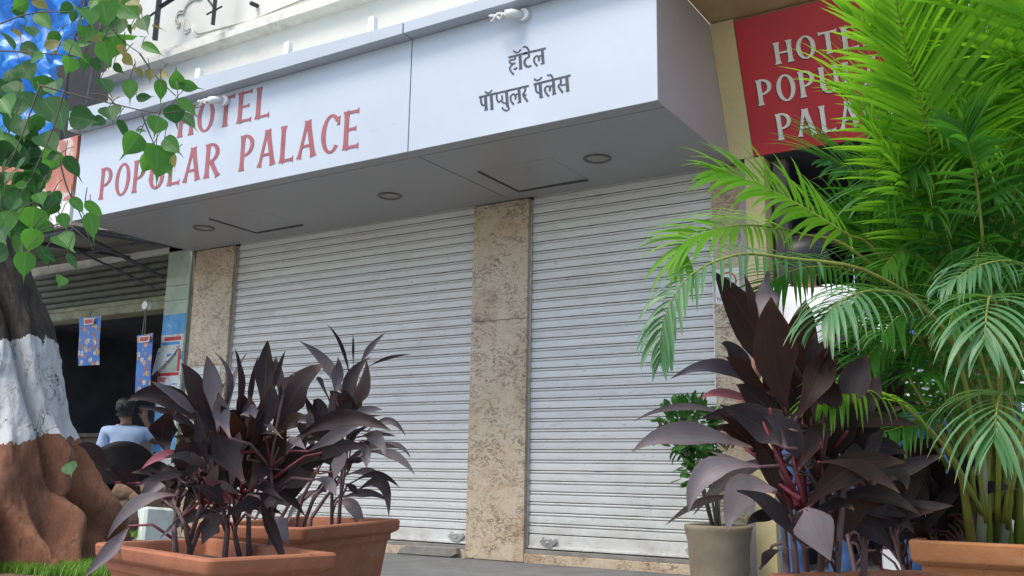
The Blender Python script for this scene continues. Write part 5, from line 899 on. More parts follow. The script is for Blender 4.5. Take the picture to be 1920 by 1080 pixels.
for i, q in enumerate([([(3.942,-3.488,0.547),(3.93,-3.649,0.95),(3.812,-3.875,1.083),(3.677,-4.084,1.093),(3.595,-4.195,1.087),(3.521,-4.287,1.028),(3.479,-4.317,0.936),(3.469,-4.317,0.857)],0.11,27,0.016,0.8,2,1,0,0.38,0),([(3.946,-3.424,0.546),(3.893,-3.555,0.964),(3.787,-3.731,1.173),(3.746,-3.823,1.198),(3.655,-3.896,1.265),(3.572,-3.96,1.314),(3.493,-4.016,1.337)],0.18,25,0.0218,0.45,0,1,0,0.5,0),([(3.934,-3.371,0.544),(3.865,-3.52,0.998),(3.732,-3.708,1.184),(3.633,-3.779,1.221),(3.57,-3.881,1.226),(3.509,-3.976,1.212),(3.419,-4.025,1.178),(3.404,-4.023,1.128)],0.151,30,0.0184,0.5,0,0,0,0.5,0),([(3.968,-3.526,0.524),(3.961,-3.736,0.888),(3.915,-3.97,0.991),(3.87,-4.178,0.988),(3.833,-4.312,0.947),(3.812,-4.353,0.907)],0.138,20,0.0159,0.9,2,1,0.3,0.42,0),([(3.99,-3.512,0.524),(4.047,-3.794,0.854),(4.068,-3.985,0.954),(4.075,-4.163,0.961),(4.077,-4.273,0.919),(4.073,-4.309,0.858)],0.151,15,0.0171,0.7,2,1,0.9,0.55,0),([(4.01,-3.496,0.512),(4.056,-3.748,0.682),(4.079,-3.995,0.769),(4.083,-4.176,0.778),(4.083,-4.289,0.748),(4.077,-4.316,0.693)],0.166,15,0.0166,0.8,2,1,0.9,0.5,0),([(3.962,-3.469,0.522),(3.914,-3.658,0.684),(3.866,-3.89,0.776),(3.831,-4.038,0.8),(3.786,-4.125,0.791),(3.756,-4.176,0.769)],0.123,20,0.0145,0.8,0,1,0.2,0.42,0),([(3.945,-3.304,0.543),(3.942,-3.42,1.035),(3.92,-3.554,1.294),(3.917,-3.659,1.476),(3.897,-3.773,1.65),(3.888,-3.88,1.829)],0.308,39,0.0228,0.22,0,0,0,0.42,0),([(3.945,-3.183,0.541),(3.979,-3.28,1.053),(3.97,-3.375,1.436),(3.947,-3.511,1.698),(3.89,-3.653,1.894),(3.83,-3.719,2.016)],0.327,39,0.0242,0.22,0,0,0,0.4,0),([(3.981,-3.281,0.544),(4.096,-3.355,1.175),(4.166,-3.503,1.481),(4.196,-3.585,1.657),(4.159,-3.704,1.81),(4.089,-3.879,1.852)],0.393,36,0.0262,0.2,0,0,0,0.4,0),([(3.97,-3.167,0.541),(4.04,-3.242,1.054),(4.035,-3.328,1.409),(4.032,-3.386,1.651),(4.103,-3.491,1.776),(4.2,-3.57,1.862)],0.334,33,0.0247,0.35,0,0,0,0.4,0),([(3.945,-3.304,0.543),(3.966,-3.405,1.035),(3.937,-3.487,1.308),(3.944,-3.521,1.472),(3.955,-3.552,1.636),(3.964,-3.578,1.773)],0.293,27,0.0209,0.05,0,0,0,0.5,0),([(3.969,-3.41,0.546),(4.0,-3.544,0.946),(4.019,-3.64,1.153),(4.024,-3.735,1.314),(4.021,-3.813,1.382),(4.014,-3.826,1.418)],0.138,21,0.0201,0.3,1,0,0,0.5,0),([(3.963,-3.353,0.545),(3.932,-3.472,0.973),(3.919,-3.591,1.188),(3.879,-3.644,1.305),(3.831,-3.759,1.411),(3.793,-3.858,1.475)],0.268,36,0.0214,0.2,0,0,0,0.42,0),([(3.933,-3.311,0.543),(3.878,-3.447,0.979),(3.81,-3.528,1.142),(3.759,-3.58,1.222),(3.716,-3.619,1.276),(3.648,-3.668,1.302)],0.167,24,0.0237,0.3,1,0,0,0.42,0),([(4.0,-3.505,0.524),(4.132,-3.64,0.939),(4.151,-3.832,1.041),(4.105,-3.986,1.061),(4.045,-4.079,1.038),(3.99,-4.127,0.992)],0.098,21,0.0141,0.9,2,0,0.2,0.42,0),([(3.92,-3.198,0.54),(3.825,-3.429,1.013),(3.728,-3.58,1.14),(3.636,-3.701,1.154),(3.567,-3.796,1.115),(3.517,-3.816,1.062)],0.164,27,0.0191,0.6,1,0,0,0.45,0),([(3.957,-3.175,0.541),(3.972,-3.298,1.109),(3.933,-3.382,1.364),(3.875,-3.527,1.572),(3.825,-3.649,1.702),(3.794,-3.74,1.746)],0.327,39,0.0228,0.25,0,0,0,0.4,0),([(3.946,-3.061,0.538),(4.045,-3.156,1.219),(4.066,-3.229,1.588),(4.019,-3.379,1.844),(3.928,-3.53,1.989)],0.392,39,0.0256,0.25,1,0,0,0.35,0),([(3.933,-3.069,0.538),(3.935,-3.205,1.128),(3.826,-3.321,1.332),(3.743,-3.454,1.418),(3.66,-3.577,1.458)],0.286,36,0.0226,0.4,1,0,0,0.4,0),([(3.946,-3.061,0.538),(3.955,-3.144,0.922),(3.911,-3.183,1.227),(3.837,-3.2,1.359),(3.774,-3.283,1.542)],0.338,33,0.023,0.35,1,0,0,0.35,0),([(3.968,-3.165,0.527),(4.02,-3.202,0.826),(4.021,-3.267,1.11),(4.002,-3.325,1.309),(3.952,-3.387,1.436)],0.305,33,0.0232,0.4,1,0,0,0.3,0),([(3.981,-3.157,0.527),(4.057,-3.179,0.827),(4.082,-3.229,1.112),(4.068,-3.297,1.367),(4.034,-3.358,1.537)],0.348,36,0.0232,0.4,1,0,0,0.3,0),([(3.944,-3.058,0.523),(3.883,-3.169,0.832),(3.821,-3.246,0.993),(3.758,-3.354,1.028),(3.691,-3.448,0.99)],0.226,27,0.0211,0.6,1,0,0,0.35,0),([(3.931,-3.188,0.526),(3.843,-3.3,0.766),(3.776,-3.427,0.873),(3.707,-3.539,0.907),(3.647,-3.632,0.886)],0.185,27,0.0185,0.6,1,0,0,0.35,0),([(3.944,-3.058,0.523),(3.954,-3.065,0.838),(3.928,-3.072,1.055),(3.883,-3.121,1.146),(3.807,-3.176,1.175)],0.266,30,0.0234,0.5,1,0,0,0.35,0),([(3.952,-2.993,0.522),(3.988,-2.984,0.842),(3.978,-3.033,1.026),(3.92,-3.091,1.116),(3.84,-3.138,1.099)],0.281,30,0.0234,0.5,1,0,0,0.35,0),([(3.983,-3.034,0.524),(4.103,-3.072,1.013),(4.158,-3.113,1.339),(4.138,-3.223,1.499),(4.075,-3.342,1.58)],0.331,33,0.0226,0.4,1,0,0,0.35,0),([(3.993,-3.149,0.527),(4.144,-3.19,1.113),(4.202,-3.296,1.467),(4.195,-3.395,1.614),(4.11,-3.522,1.672)],0.37,36,0.0256,0.3,0,0,0,0.35,0),([(3.946,-2.936,0.52),(4.057,-2.918,1.264),(4.127,-2.985,1.741),(4.103,-3.128,2.033),(4.03,-3.271,2.19)],0.453,39,0.0275,0.25,1,0,0,0.35,0),([(3.99,-3.393,0.534),(4.054,-3.399,0.732),(4.134,-3.486,0.804),(4.202,-3.562,0.797)],0.205,24,0.0193,0.6,2,0,0,0.3,0),([(3.944,-3.18,0.526),(3.903,-3.283,1.118),(3.871,-3.381,1.45),(3.806,-3.514,1.589),(3.758,-3.61,1.611)],0.296,36,0.0222,0.3,0,0,0,0.4,0),([(3.934,-2.82,0.509),(3.987,-2.852,0.787),(4.043,-2.909,1.185),(4.085,-2.987,1.378),(4.006,-3.087,1.332)],0.356,24,0.021,0.45,1,0,0,0.3,0),([(3.901,-2.78,0.507),(3.926,-2.83,0.789),(3.964,-2.923,1.29),(3.989,-3.034,1.58),(3.91,-3.133,1.53)],0.379,24,0.0214,0.45,1,0,0,0.3,0),([(3.893,-2.846,0.508),(3.85,-2.938,0.785),(3.854,-3.035,1.212),(3.848,-3.151,1.435),(3.773,-3.247,1.389)],0.324,24,0.021,0.45,1,0,0,0.3,0),([(3.915,-2.772,0.507),(3.87,-2.865,0.788),(3.878,-2.988,1.336),(3.875,-3.129,1.672),(3.798,-3.226,1.621)],0.362,24,0.0214,0.45,1,0,0,0.3,0),([(3.953,-2.869,0.511),(4.032,-2.883,0.785),(4.116,-2.961,1.348),(4.184,-3.06,1.703),(4.105,-3.159,1.652)],0.382,24,0.0207,0.45,1,0,0,0.3,0),([(3.919,-2.951,0.512),(3.837,-3.065,0.778),(3.809,-3.163,1.122),(3.772,-3.28,1.27),(3.702,-3.375,1.226)],0.266,24,0.0203,0.45,1,0,0,0.3,0),([(3.912,-3.016,0.514),(3.832,-3.128,0.775),(3.782,-3.215,1.014),(3.726,-3.323,1.065),(3.658,-3.417,1.026)],0.23,24,0.0199,0.45,1,0,0,0.3,0),([(3.906,-3.081,0.515),(3.814,-3.199,0.771),(3.766,-3.27,0.947),(3.713,-3.362,0.94),(3.647,-3.456,0.904)],0.211,24,0.0196,0.45,1,0,0,0.3,0),([(3.94,-2.877,0.511),(3.964,-2.925,0.784),(3.979,-2.989,1.096),(3.982,-3.074,1.209),(3.906,-3.172,1.167)],0.302,24,0.0207,0.45,1,0,0,0.3,0),([(3.982,-3.033,0.517),(4.069,-3.038,0.777),(4.118,-3.069,1.043),(4.154,-3.126,1.123),(4.08,-3.224,1.083)],0.271,24,0.0196,0.45,1,0,0,0.3,0),([(3.984,-3.335,0.525),(3.988,-3.477,0.888),(3.927,-3.6,1.094),(3.856,-3.7,1.172),(3.814,-3.785,1.116)],0.172,22,0.0172,0.5,1,0,0,0.36,0),([(3.949,-3.357,0.525),(4.0,-3.452,0.917),(3.951,-3.572,1.141),(3.927,-3.653,1.269),(3.903,-3.736,1.248)],0.2,22,0.0173,0.5,1,0,0,0.36,0),([(3.953,-3.355,0.525),(4.013,-3.421,0.974),(4.037,-3.5,1.225),(4.044,-3.566,1.371),(4.042,-3.625,1.31)],0.23,22,0.0176,0.5,1,0,0,0.36,0),([(3.974,-3.341,0.525),(4.029,-3.47,0.967),(4.092,-3.519,1.194),(4.156,-3.544,1.319),(4.177,-3.581,1.224)],0.225,22,0.0172,0.5,1,0,0,0.36,0),([(3.972,-3.343,0.525),(3.987,-3.385,1.009),(3.916,-3.523,1.25),(3.843,-3.633,1.369),(3.795,-3.721,1.308)],0.221,22,0.0179,0.5,1,0,0,0.36,0),([(3.957,-3.352,0.525),(3.97,-3.47,0.809),(3.897,-3.579,0.925),(3.792,-3.689,0.953),(3.738,-3.774,0.862)],0.145,22,0.0172,0.5,1,0,0,0.36,0),([(3.987,-3.333,0.525),(3.987,-3.519,0.805),(3.934,-3.622,0.948),(3.851,-3.725,1.01),(3.81,-3.81,0.955)],0.155,22,0.0168,0.5,1,0,0,0.36,0),([(3.995,-3.328,0.525),(4.012,-3.557,0.776),(3.987,-3.649,0.948),(3.969,-3.718,1.04),(3.949,-3.786,0.968)],0.165,22,0.0165,0.5,1,0,0,0.36,0),([(3.952,-3.355,0.525),(4.036,-3.547,0.802),(4.094,-3.584,0.962),(4.138,-3.612,1.043),(4.156,-3.652,0.953)],0.165,22,0.0165,0.5,1,0,0,0.36,0),([(3.954,-3.354,0.525),(4.03,-3.378,1.091),(4.013,-3.485,1.354),(4.014,-3.551,1.479),(4.0,-3.619,1.426)],0.262,22,0.0179,0.5,0,0,0,0.36,0),([(3.97,-3.344,0.525),(4.058,-3.372,1.147),(4.103,-3.444,1.421),(4.134,-3.488,1.535),(4.143,-3.538,1.466)],0.276,22,0.0179,0.5,0,0,0,0.36,0),([(3.96,-3.35,0.525),(4.006,-3.392,1.091),(3.943,-3.521,1.316),(3.905,-3.606,1.424),(3.871,-3.69,1.379)],0.248,22,0.0179,0.5,1,0,0,0.36,0),([(3.971,-3.343,0.525),(3.999,-3.485,0.689),(3.959,-3.58,0.835),(3.903,-3.66,0.873),(3.877,-3.746,0.858)],0.142,22,0.0168,0.5,1,0,0,0.36,0),([(3.967,-3.346,0.525),(4.038,-3.523,0.701),(4.102,-3.554,0.853),(4.155,-3.564,0.885),(4.179,-3.601,0.797)],0.152,22,0.0165,0.5,1,0,0,0.36,0),([(3.954,-3.354,0.525),(3.99,-3.436,0.974),(3.88,-3.564,1.07),(3.771,-3.674,1.091),(3.707,-3.767,1.006)],0.149,22,0.0176,0.5,1,0,0,0.36,0),([(3.952,-3.355,0.525),(4.022,-3.456,0.888),(4.078,-3.507,1.103),(4.099,-3.547,1.177),(4.114,-3.601,1.141)],0.198,22,0.0172,0.5,1,0,0,0.36,0),([(3.99,-3.331,0.525),(4.023,-3.35,1.212),(3.996,-3.462,1.466),(3.96,-3.554,1.605),(3.931,-3.626,1.529)],0.281,22,0.0183,0.5,0,0,0,0.36,0),([(3.993,-3.33,0.525),(4.071,-3.397,1.283),(4.096,-3.475,1.535),(4.111,-3.533,1.668),(4.112,-3.592,1.616)],0.289,22,0.0179,0.5,0,0,0,0.36,0),([(3.987,-3.333,0.525),(3.993,-3.503,0.754),(3.908,-3.603,0.797),(3.816,-3.686,0.746),(3.773,-3.781,0.725)],0.129,22,0.0168,0.5,1,0,0,0.36,0),([(3.95,-3.356,0.525),(4.024,-3.478,0.886),(4.037,-3.559,1.112),(4.015,-3.628,1.196),(4.001,-3.687,1.096)],0.197,22,0.017,0.5,1,0,0,0.36,0)]): frond(*q[:5], q[5], q[6], q[7], q[8], 100+i)

# ------------------------------------------------------------ peepal tree
tree = thing('peepal_tree', 'old peepal tree with a white and red-brown painted trunk at the left edge', 'tree', (-.87, -3.22, .08))
lev = [(-.05, .72), (.05, .66), (.12, .61), (.22, .56), (.34, .515), (.5, .465), (.68, .42), (.85, .375), (1.0, .345), (1.2, .312), (1.4, .288), (1.65, .262), (1.9, .245), (2.2, .23), (2.6, .215), (3.1, .20), (3.6, .18)]
roots = [(-30, 8, .26), (-8, 6, .30), (14, 6, .34), (34, 6, .36), (55, 7, .42), (-52, 7, .30), (-76, 9, .36), (-100, 9, .4), (100, 14, .3), (150, 14, .3), (200, 14, .3), (245, 14, .3)]
NS = 210; tm = MB()
def rlev(z):
    for (z0, r0), (z1, r1) in zip(lev[:-1], lev[1:]):
        if z <= z1: return r0+(r1-r0)*(z-z0)/(z1-z0)
    return lev[-1][1]
zs = [-.05+3.65*(i/120)**1.4 for i in range(121)]
for z in zs:
    sh = .11*max(0, z-.75)+.30*max(0, z-1.4); cx, cy = -.87-.847*sh, -3.22-.53*sh
    for k in range(NS):
        a = 2*math.pi*k/NS; r = rlev(z); fl = max(0, 1-z/.95)**1.15
        for ang, wd, am in roots:
            da = (math.degrees(a)-ang+180) % 360-180
            da += 7*math.sin(z*6+ang)+18*(z-.1)
            r += am*.62*fl*math.exp(-(da/wd)**2)
        r -= .07*fl
        dc = (math.degrees(a)-(2-30*(z-.88)+max(0, .5-z)*70)+180) % 360-180         # deep cleft between the two fused stems
        r *= 1-.30*math.exp(-(dc/5.5)**2)*min(1, max(0, (z-.15)*2.5))
        r *= 1+.05*math.cos(2*(a-.2))
        p = Vector((math.cos(a)*2.2, math.sin(a)*2.2, z*1.6))
        r += .030*noise.noise(p*1.5)+.013*noise.noise(p*3.7)+.010*noise.noise(p*9)+.007*noise.noise(p*21)+.004*noise.noise(p*45)+.030*fl*noise.noise(Vector((a*8+z*4, z*1.5, 3)))+fl*.15*(1-abs(math.sin(a*6.5+z*2.6+1.1*noise.noise(p*1.1))))**1.6
        tm.v.append((cx+r*math.cos(a), cy+r*math.sin(a), z))
tm.f = [(j*NS+k, j*NS+(k+1) % NS, (j+1)*NS+(k+1) % NS, (j+1)*NS+k) for j in range(len(zs)-1) for k in range(NS)]
part('trunk', tm, 'bark', tree, smooth=True)
for pts, r0 in (([(-1.3, -3.5, 2.2), (-.9, -3.8, 2.7), (-.45, -4.0, 2.75), (.0, -4.1, 2.6), (.35, -4.2, 2.4)], .045), ([(-1.55, -3.65, 3.2), (-1.9, -3.9, 4.2), (-1.8, -3.6, 5.2)], .12), ([(-1.4, -3.55, 2.8), (-.8, -4.0, 3.3), (-.2, -4.1, 3.5), (.3, -4.0, 3.3)], .05)):
    part('branch', MB().tube(cr(pts, 6), [r0*(1-.75*i/(6*(len(pts)-1))) for i in range(6*(len(pts)-1)+1)], 10), 'bark' if r0 > .2 else 'twig', tree, smooth=True)
for q in [[(1.115,-4.335,1.948),(1.232,-4.253,1.913),(1.334,-4.183,1.887),(1.468,-4.091,1.859),(1.598,-4.015,1.884)],[(1.014,-4.449,2.16),(1.113,-4.395,2.199),(1.242,-4.315,2.207)],[(1.005,-4.432,2.067),(1.133,-4.35,2.06),(1.268,-4.262,2.048)],[(1.115,-4.335,1.948),(1.023,-4.341,1.723),(0.966,-4.355,1.629)],[(1.412,-4.127,1.858),(1.429,-4.099,1.787),(1.454,-4.064,1.704)],[(1.344,-4.265,2.269),(1.357,-4.227,2.139),(1.425,-4.166,2.066)],[(1.334,-4.183,1.887),(1.312,-4.203,1.915),(1.265,-4.235,1.923)],[(1.149,-4.258,1.707),(1.164,-4.223,1.596),(1.195,-4.181,1.504),(1.224,-4.133,1.374)],[(0.951,-4.326,1.462),(1.054,-4.278,1.538),(1.138,-4.235,1.577)],[(1.425,-4.166,2.066),(1.464,-4.125,1.992),(1.521,-4.072,1.919)],[(1.186,-4.287,1.931),(1.142,-4.284,1.8),(1.062,-4.295,1.631)],[(1.044,-4.259,1.426),(1.144,-4.205,1.466),(1.218,-4.143,1.402)]]:
    pts = cr(q, 5); part('twig', MB().tube(pts, [.0034-.002*i/len(pts) for i in range(len(pts))], 6), 'twig', tree, smooth=True)
PL = ['peepal', 'peepal_deep', 'peepal_old']
def peepal_leaf(b, tp, wr, k, rr, stalk=True):
    b, tp = Vector(b), Vector(tp); d = tp-b; L = d.length
    L2 = L*1.1; side = Vector((rr.uniform(-.12, .12), rr.uniform(-.2, .1), 0))
    pts = [b+d.normalized()*L2*s+Vector((0, 0, -.10*L*s*s))+side*L*s*s*.5+Vector((0, 0, .10*L*s)) for s in (i/12 for i in range(13))]
    hint = (CAM-b).normalized()*1.0+Vector((rr.uniform(-.8, .8), rr.uniform(-.6, .6), rr.uniform(-.1, .9)))
    o = part('leaf', blade(pts, L*wr*.98, heart, hint, rr.uniform(.08, .45), rr.uniform(.0, .05), rr), PL[k], tree, smooth=True)
    if stalk:
        e = b-d.normalized()*L*.3+Vector((rr.uniform(-.02, .02), rr.uniform(0, .05), rr.uniform(.02, .06)))
        part('stalk', MB().tube([b, b.lerp(e, .5)+Vector((0, 0, .008)), e], .0016, 5), 'twig', o, smooth=True)
rr = random.Random(5)
for b, tp, w, k in [((1.32,-4.35,2.185),(1.382,-4.328,2.1),1.0,0),((1.346,-4.281,2.237),(1.358,-4.251,2.13),0.85,0),((1.247,-4.142,2.316),(1.328,-4.097,2.24),0.8,0),((1.339,-4.316,2.125),(1.334,-4.32,2.057),1.0,0),((1.359,-4.269,2.086),(1.351,-4.222,2.0),0.75,0),((1.367,-4.225,2.127),(1.45,-4.184,2.117),0.6,0),((1.396,-4.412,1.964),(1.391,-4.404,1.894),1.05,0),((1.181,-4.374,2.064),(1.226,-4.328,2.089),0.6,2),((1.188,-4.309,2.11),(1.278,-4.275,2.026),0.4,0),((1.038,-4.337,2.244),(1.119,-4.312,2.163),0.5,0),((1.351,-4.531,2.121),(1.383,-4.479,2.1),0.6,2),((1.184,-4.499,2.072),(1.203,-4.463,2.047),0.9,2),((0.92,-4.396,2.174),(0.999,-4.361,2.08),0.5,1),((0.664,-4.168,2.358),(0.725,-4.155,2.29),0.9,1),((1.063,-4.385,2.264),(0.997,-4.409,2.233),0.8,0),((0.99,-4.4,2.253),(1.005,-4.351,2.215),0.7,1),((1.375,-3.956,2.016),(1.4,-3.998,2.088),0.7,0),((1.39,-3.96,2.027),(1.44,-3.897,2.027),0.62,0),((1.459,-4.095,1.988),(1.434,-4.067,1.908),0.55,0),((1.102,-3.934,2.042),(1.165,-3.898,2.051),0.55,1),((1.574,-4.297,1.885),(1.584,-4.291,1.799),0.6,0),((1.249,-4.193,2.0),(1.309,-4.186,1.918),0.75,1),((1.044,-4.012,1.995),(1.095,-4.018,1.914),0.95,1),((1.269,-4.122,1.86),(1.277,-4.065,1.781),0.42,1),((1.572,-4.239,1.713),(1.542,-4.273,1.621),0.8,0),((1.541,-4.232,1.734),(1.571,-4.205,1.731),0.4,0),((1.696,-4.264,1.743),(1.703,-4.277,1.665),0.9,0),((1.277,-3.903,1.994),(1.277,-3.866,1.912),1.0,1),((1.59,-4.115,1.877),(1.648,-4.067,1.816),0.5,0),((1.154,-3.761,2.03),(1.228,-3.728,1.951),0.45,1),((1.506,-4.092,1.756),(1.584,-4.069,1.684),0.55,0),((1.412,-4.073,1.732),(1.37,-4.07,1.645),0.8,0),((1.488,-4.109,1.731),(1.518,-4.109,1.58),0.85,0),((1.449,-4.037,1.737),(1.486,-4.026,1.624),0.6,0),((1.555,-4.083,1.691),(1.557,-4.075,1.635),0.6,2),((0.996,-4.139,1.762),(1.028,-4.077,1.675),0.5,1),((0.621,-3.957,1.822),(0.554,-3.986,1.759),0.8,1),((0.803,-4.27,1.843),(0.88,-4.234,1.756),0.7,0),((0.601,-4.095,1.955),(0.628,-4.029,1.864),0.8,1),((0.721,-4.089,1.912),(0.811,-4.053,1.826),0.8,1),((1.127,-4.475,1.845),(1.199,-4.469,1.763),0.9,0),((0.966,-4.234,1.961),(1.066,-4.176,1.836),0.75,1),((0.868,-4.269,1.997),(0.941,-4.217,1.901),0.9,1),((1.087,-4.24,1.9),(1.135,-4.237,1.789),0.7,1),((0.604,-4.177,2.123),(0.692,-4.147,2.047),0.7,1),((0.825,-4.258,2.125),(0.888,-4.223,2.038),0.85,1),((0.628,-4.153,2.295),(0.7,-4.1,2.238),0.6,1),((1.198,-4.422,1.996),(1.282,-4.415,1.986),0.6,0),((1.171,-4.142,2.199),(1.139,-4.185,2.185),0.7,0),((1.17,-4.207,2.186),(1.199,-4.158,2.164),0.7,2),((1.631,-4.375,1.965),(1.607,-4.347,1.932),0.9,2),((1.544,-4.306,1.976),(1.568,-4.278,1.937),0.8,2),((1.277,-4.076,2.08),(1.29,-4.05,2.031),0.7,2),((1.503,-4.177,1.984),(1.507,-4.167,1.934),0.7,2),((1.325,-4.003,2.076),(1.382,-4.006,2.042),0.7,2),((1.52,-4.226,2.053),(1.622,-4.204,1.993),0.3,0),((1.689,-4.311,2.04),(1.764,-4.314,2.003),0.3,2),((0.996,-4.055,2.308),(1.007,-4.011,2.271),0.6,1),((0.985,-3.994,2.406),(0.985,-3.97,2.332),0.8,1),((1.255,-4.094,2.249),(1.228,-4.07,2.215),0.8,1),((1.367,-4.13,2.233),(1.418,-4.137,2.155),0.7,1),((1.092,-4.133,2.135),(1.109,-4.107,2.077),0.7,1),((0.761,-4.043,2.489),(0.724,-4.068,2.433),0.7,1),((0.863,-4.086,2.412),(0.838,-4.079,2.36),0.6,1),((1.519,-4.413,2.133),(1.518,-4.433,2.087),0.7,0),((1.504,-4.353,2.165),(1.512,-4.309,2.151),0.7,0),((1.626,-4.356,2.131),(1.685,-4.361,2.088),0.8,2),((1.421,-4.468,1.952),(1.412,-4.48,1.943),0.8,2),((1.15,-4.238,2.136),(1.192,-4.202,2.141),0.6,0),((1.139,-4.193,2.122),(1.107,-4.171,2.053),0.6,1),((1.061,-4.022,2.164),(1.085,-3.987,2.128),0.7,1),((1.087,-4.071,2.154),(1.059,-4.083,2.163),0.6,1),((1.057,-4.256,2.2),(1.001,-4.265,2.16),0.7,1),((0.712,-4.101,2.0),(0.657,-4.086,1.909),0.7,1),((0.924,-4.303,1.889),(0.911,-4.318,1.804),0.8,1),((0.81,-4.052,1.827),(0.756,-4.075,1.807),0.8,1),((0.944,-4.26,1.721),(0.874,-4.267,1.675),0.8,1),((0.743,-4.215,1.767),(0.7,-4.204,1.706),0.8,1),((1.227,-4.404,1.544),(1.202,-4.437,1.532),0.7,0),((0.926,-4.165,1.661),(0.889,-4.168,1.638),0.7,1),((1.069,-4.279,1.52),(1.033,-4.259,1.435),1.1,0),((1.123,-4.304,1.429),(1.106,-4.298,1.334),0.9,0),((1.285,-4.414,1.305),(1.269,-4.402,1.211),0.72,0),((1.119,-4.298,1.56),(1.146,-4.292,1.506),0.9,0),((1.429,-4.395,1.42),(1.443,-4.377,1.362),0.7,0),((1.441,-4.304,1.444),(1.446,-4.28,1.346),0.55,0),((1.175,-4.243,1.411),(1.257,-4.227,1.341),0.75,0),((1.303,-4.289,1.516),(1.338,-4.252,1.46),0.55,0),((1.536,-4.386,1.446),(1.561,-4.324,1.402),0.5,0),((1.079,-4.227,1.364),(1.096,-4.184,1.329),0.55,1),((1.432,-4.362,1.294),(1.455,-4.324,1.234),0.35,1),((1.248,-4.488,1.427),(1.283,-4.469,1.344),0.9,0),((1.08,-4.374,1.548),(1.1,-4.342,1.509),0.8,1),((1.23,-4.478,1.481),(1.249,-4.459,1.434),0.9,1),((1.286,-4.457,1.478),(1.271,-4.471,1.422),0.8,1),((1.463,-4.451,1.472),(1.468,-4.42,1.438),0.8,1),((1.303,-4.517,1.354),(1.355,-4.523,1.295),0.8,1),((1.166,-4.387,1.445),(1.133,-4.388,1.411),0.8,0),((0.055,-3.375,0.638),(0.108,-3.383,0.572),0.9,1)]: peepal_leaf(b, tp, w, k, rr)
# more of the crown: behind the leaves in front, and beyond the left and top edges
def fill(n, cen, rad, rr, ks):
    for i in range(n):
        u = Vector((rr.gauss(0, .5), rr.gauss(0, .5), rr.gauss(0, .5))); p = Vector(cen)+Vector((u.x*rad[0], u.y*rad[1], u.z*rad[2]))
        d = Vector((rr.uniform(-.7, .7), rr.uniform(-.7, .5), rr.uniform(-1.2, .05))).normalized()
        peepal_leaf(p, p+d*rr.uniform(.07, .17), rr.uniform(.65, .95), rr.choice(ks), rr, False)
fill(34, (.02, -3.85, 2.2), (.34, .35, .36), rr, [0, 1, 1])
fill(22, (0.463, -4.056, 1.565), (.15, .3, .30), rr, [1, 1, 0])
fill(44, (0.574, -4.102, 1.806), (.16, .25, .18), rr, [1, 1, 0])

fill(8, (1.108, -4.073, 2.354), (.16, .2, .14), rr, [0, 1, 2])

# ------------------------------------------------------------ round concrete pot with a clipped bush
t = thing('concrete_pot', 'round mossy concrete pot in front of the right granite pillar', 'pot', (2.15, -.42, 0))
m = MB(); m.lathe([(.165, .002), (.170, .03), (.186, .24), (.200, .315), (.205, .333), (.198, .346), (.176, .345), (.168, .32), (.164, .27)], (2.15, -.42, 0), 36)
for i in range(len(m.v)):
    p = Vector(m.v[i]); q = noise.noise(p*11)*.004; m.v[i] = (p.x+q, p.y+q, p.z+q*.6)
part('pot', m, 'concrete', t, smooth=True)
m = MB(); m.lathe([(.166, .302), (.10, .308), (.001, .315)], (2.15, -.42, 0), 24); part('soil', m, 'soil', t, smooth=True)
m = MB(); m.lathe([(.001, .001), (.15, .001), (.155, .0019)], (2.15, -.42, 0), 24); part('base', m, 'concrete', t)
bush = thing('clipped_bush', 'small glossy green bush in the round concrete pot before the narrow shutter', 'bush', (2.13, -.42, .31))
for i in range(5):
    a = i*1.3; part('stem', MB().tube([(2.14+.02*math.cos(a), -.42+.02*math.sin(a), .30), (2.10+.05*math.cos(a), -.42+.05*math.sin(a), .55), (2.0+.16*math.cos(a), -.45+.13*math.sin(a), .9)], [.010, .008, .004], 6), 'twig', bush, smooth=True)
rb_ = random.Random(9); bl = []
for k in range(5):
    pts = [Vector((0, 0, 0))+Vector((0, 1, .18*math.sin(s*2+k))) * .075*s for s in (i/6 for i in range(7))]
    bl.append(blade(pts, .048, oval, Vector((0, 0, 1)), .25, .04, rb_).mesh('leaf', MT['bush'], True))
for i in range(300):
    u = Vector((rb_.gauss(0, 1), rb_.gauss(0, 1), rb_.gauss(0, 1))).normalized()
    if i < 225: p = Vector((2.0, -.46, .92))+Vector((u.x*.19, u.y*.15, u.z*.175))*rb_.uniform(.55, 1.02)
    else: p = Vector((2.06, -.46, .69))+Vector((u.x*.15, u.y*.14, u.z*.13))*rb_.uniform(.4, 1)
    d = (u+Vector((0, 0, .35))+Vector((rb_.uniform(-.5, .5), rb_.uniform(-.5, .5), rb_.uniform(-.5, .5)))).normalized()
    q = d.to_track_quat('Y', 'Z').to_matrix().to_4x4() @ Matrix.Rotation(rb_.uniform(-.6, .6), 4, 'Y')
    inst('leaf', bl[i % 5], bush, Matrix.Translation(p) @ q @ Matrix.Scale(rb_.uniform(.85, 1.25), 4))

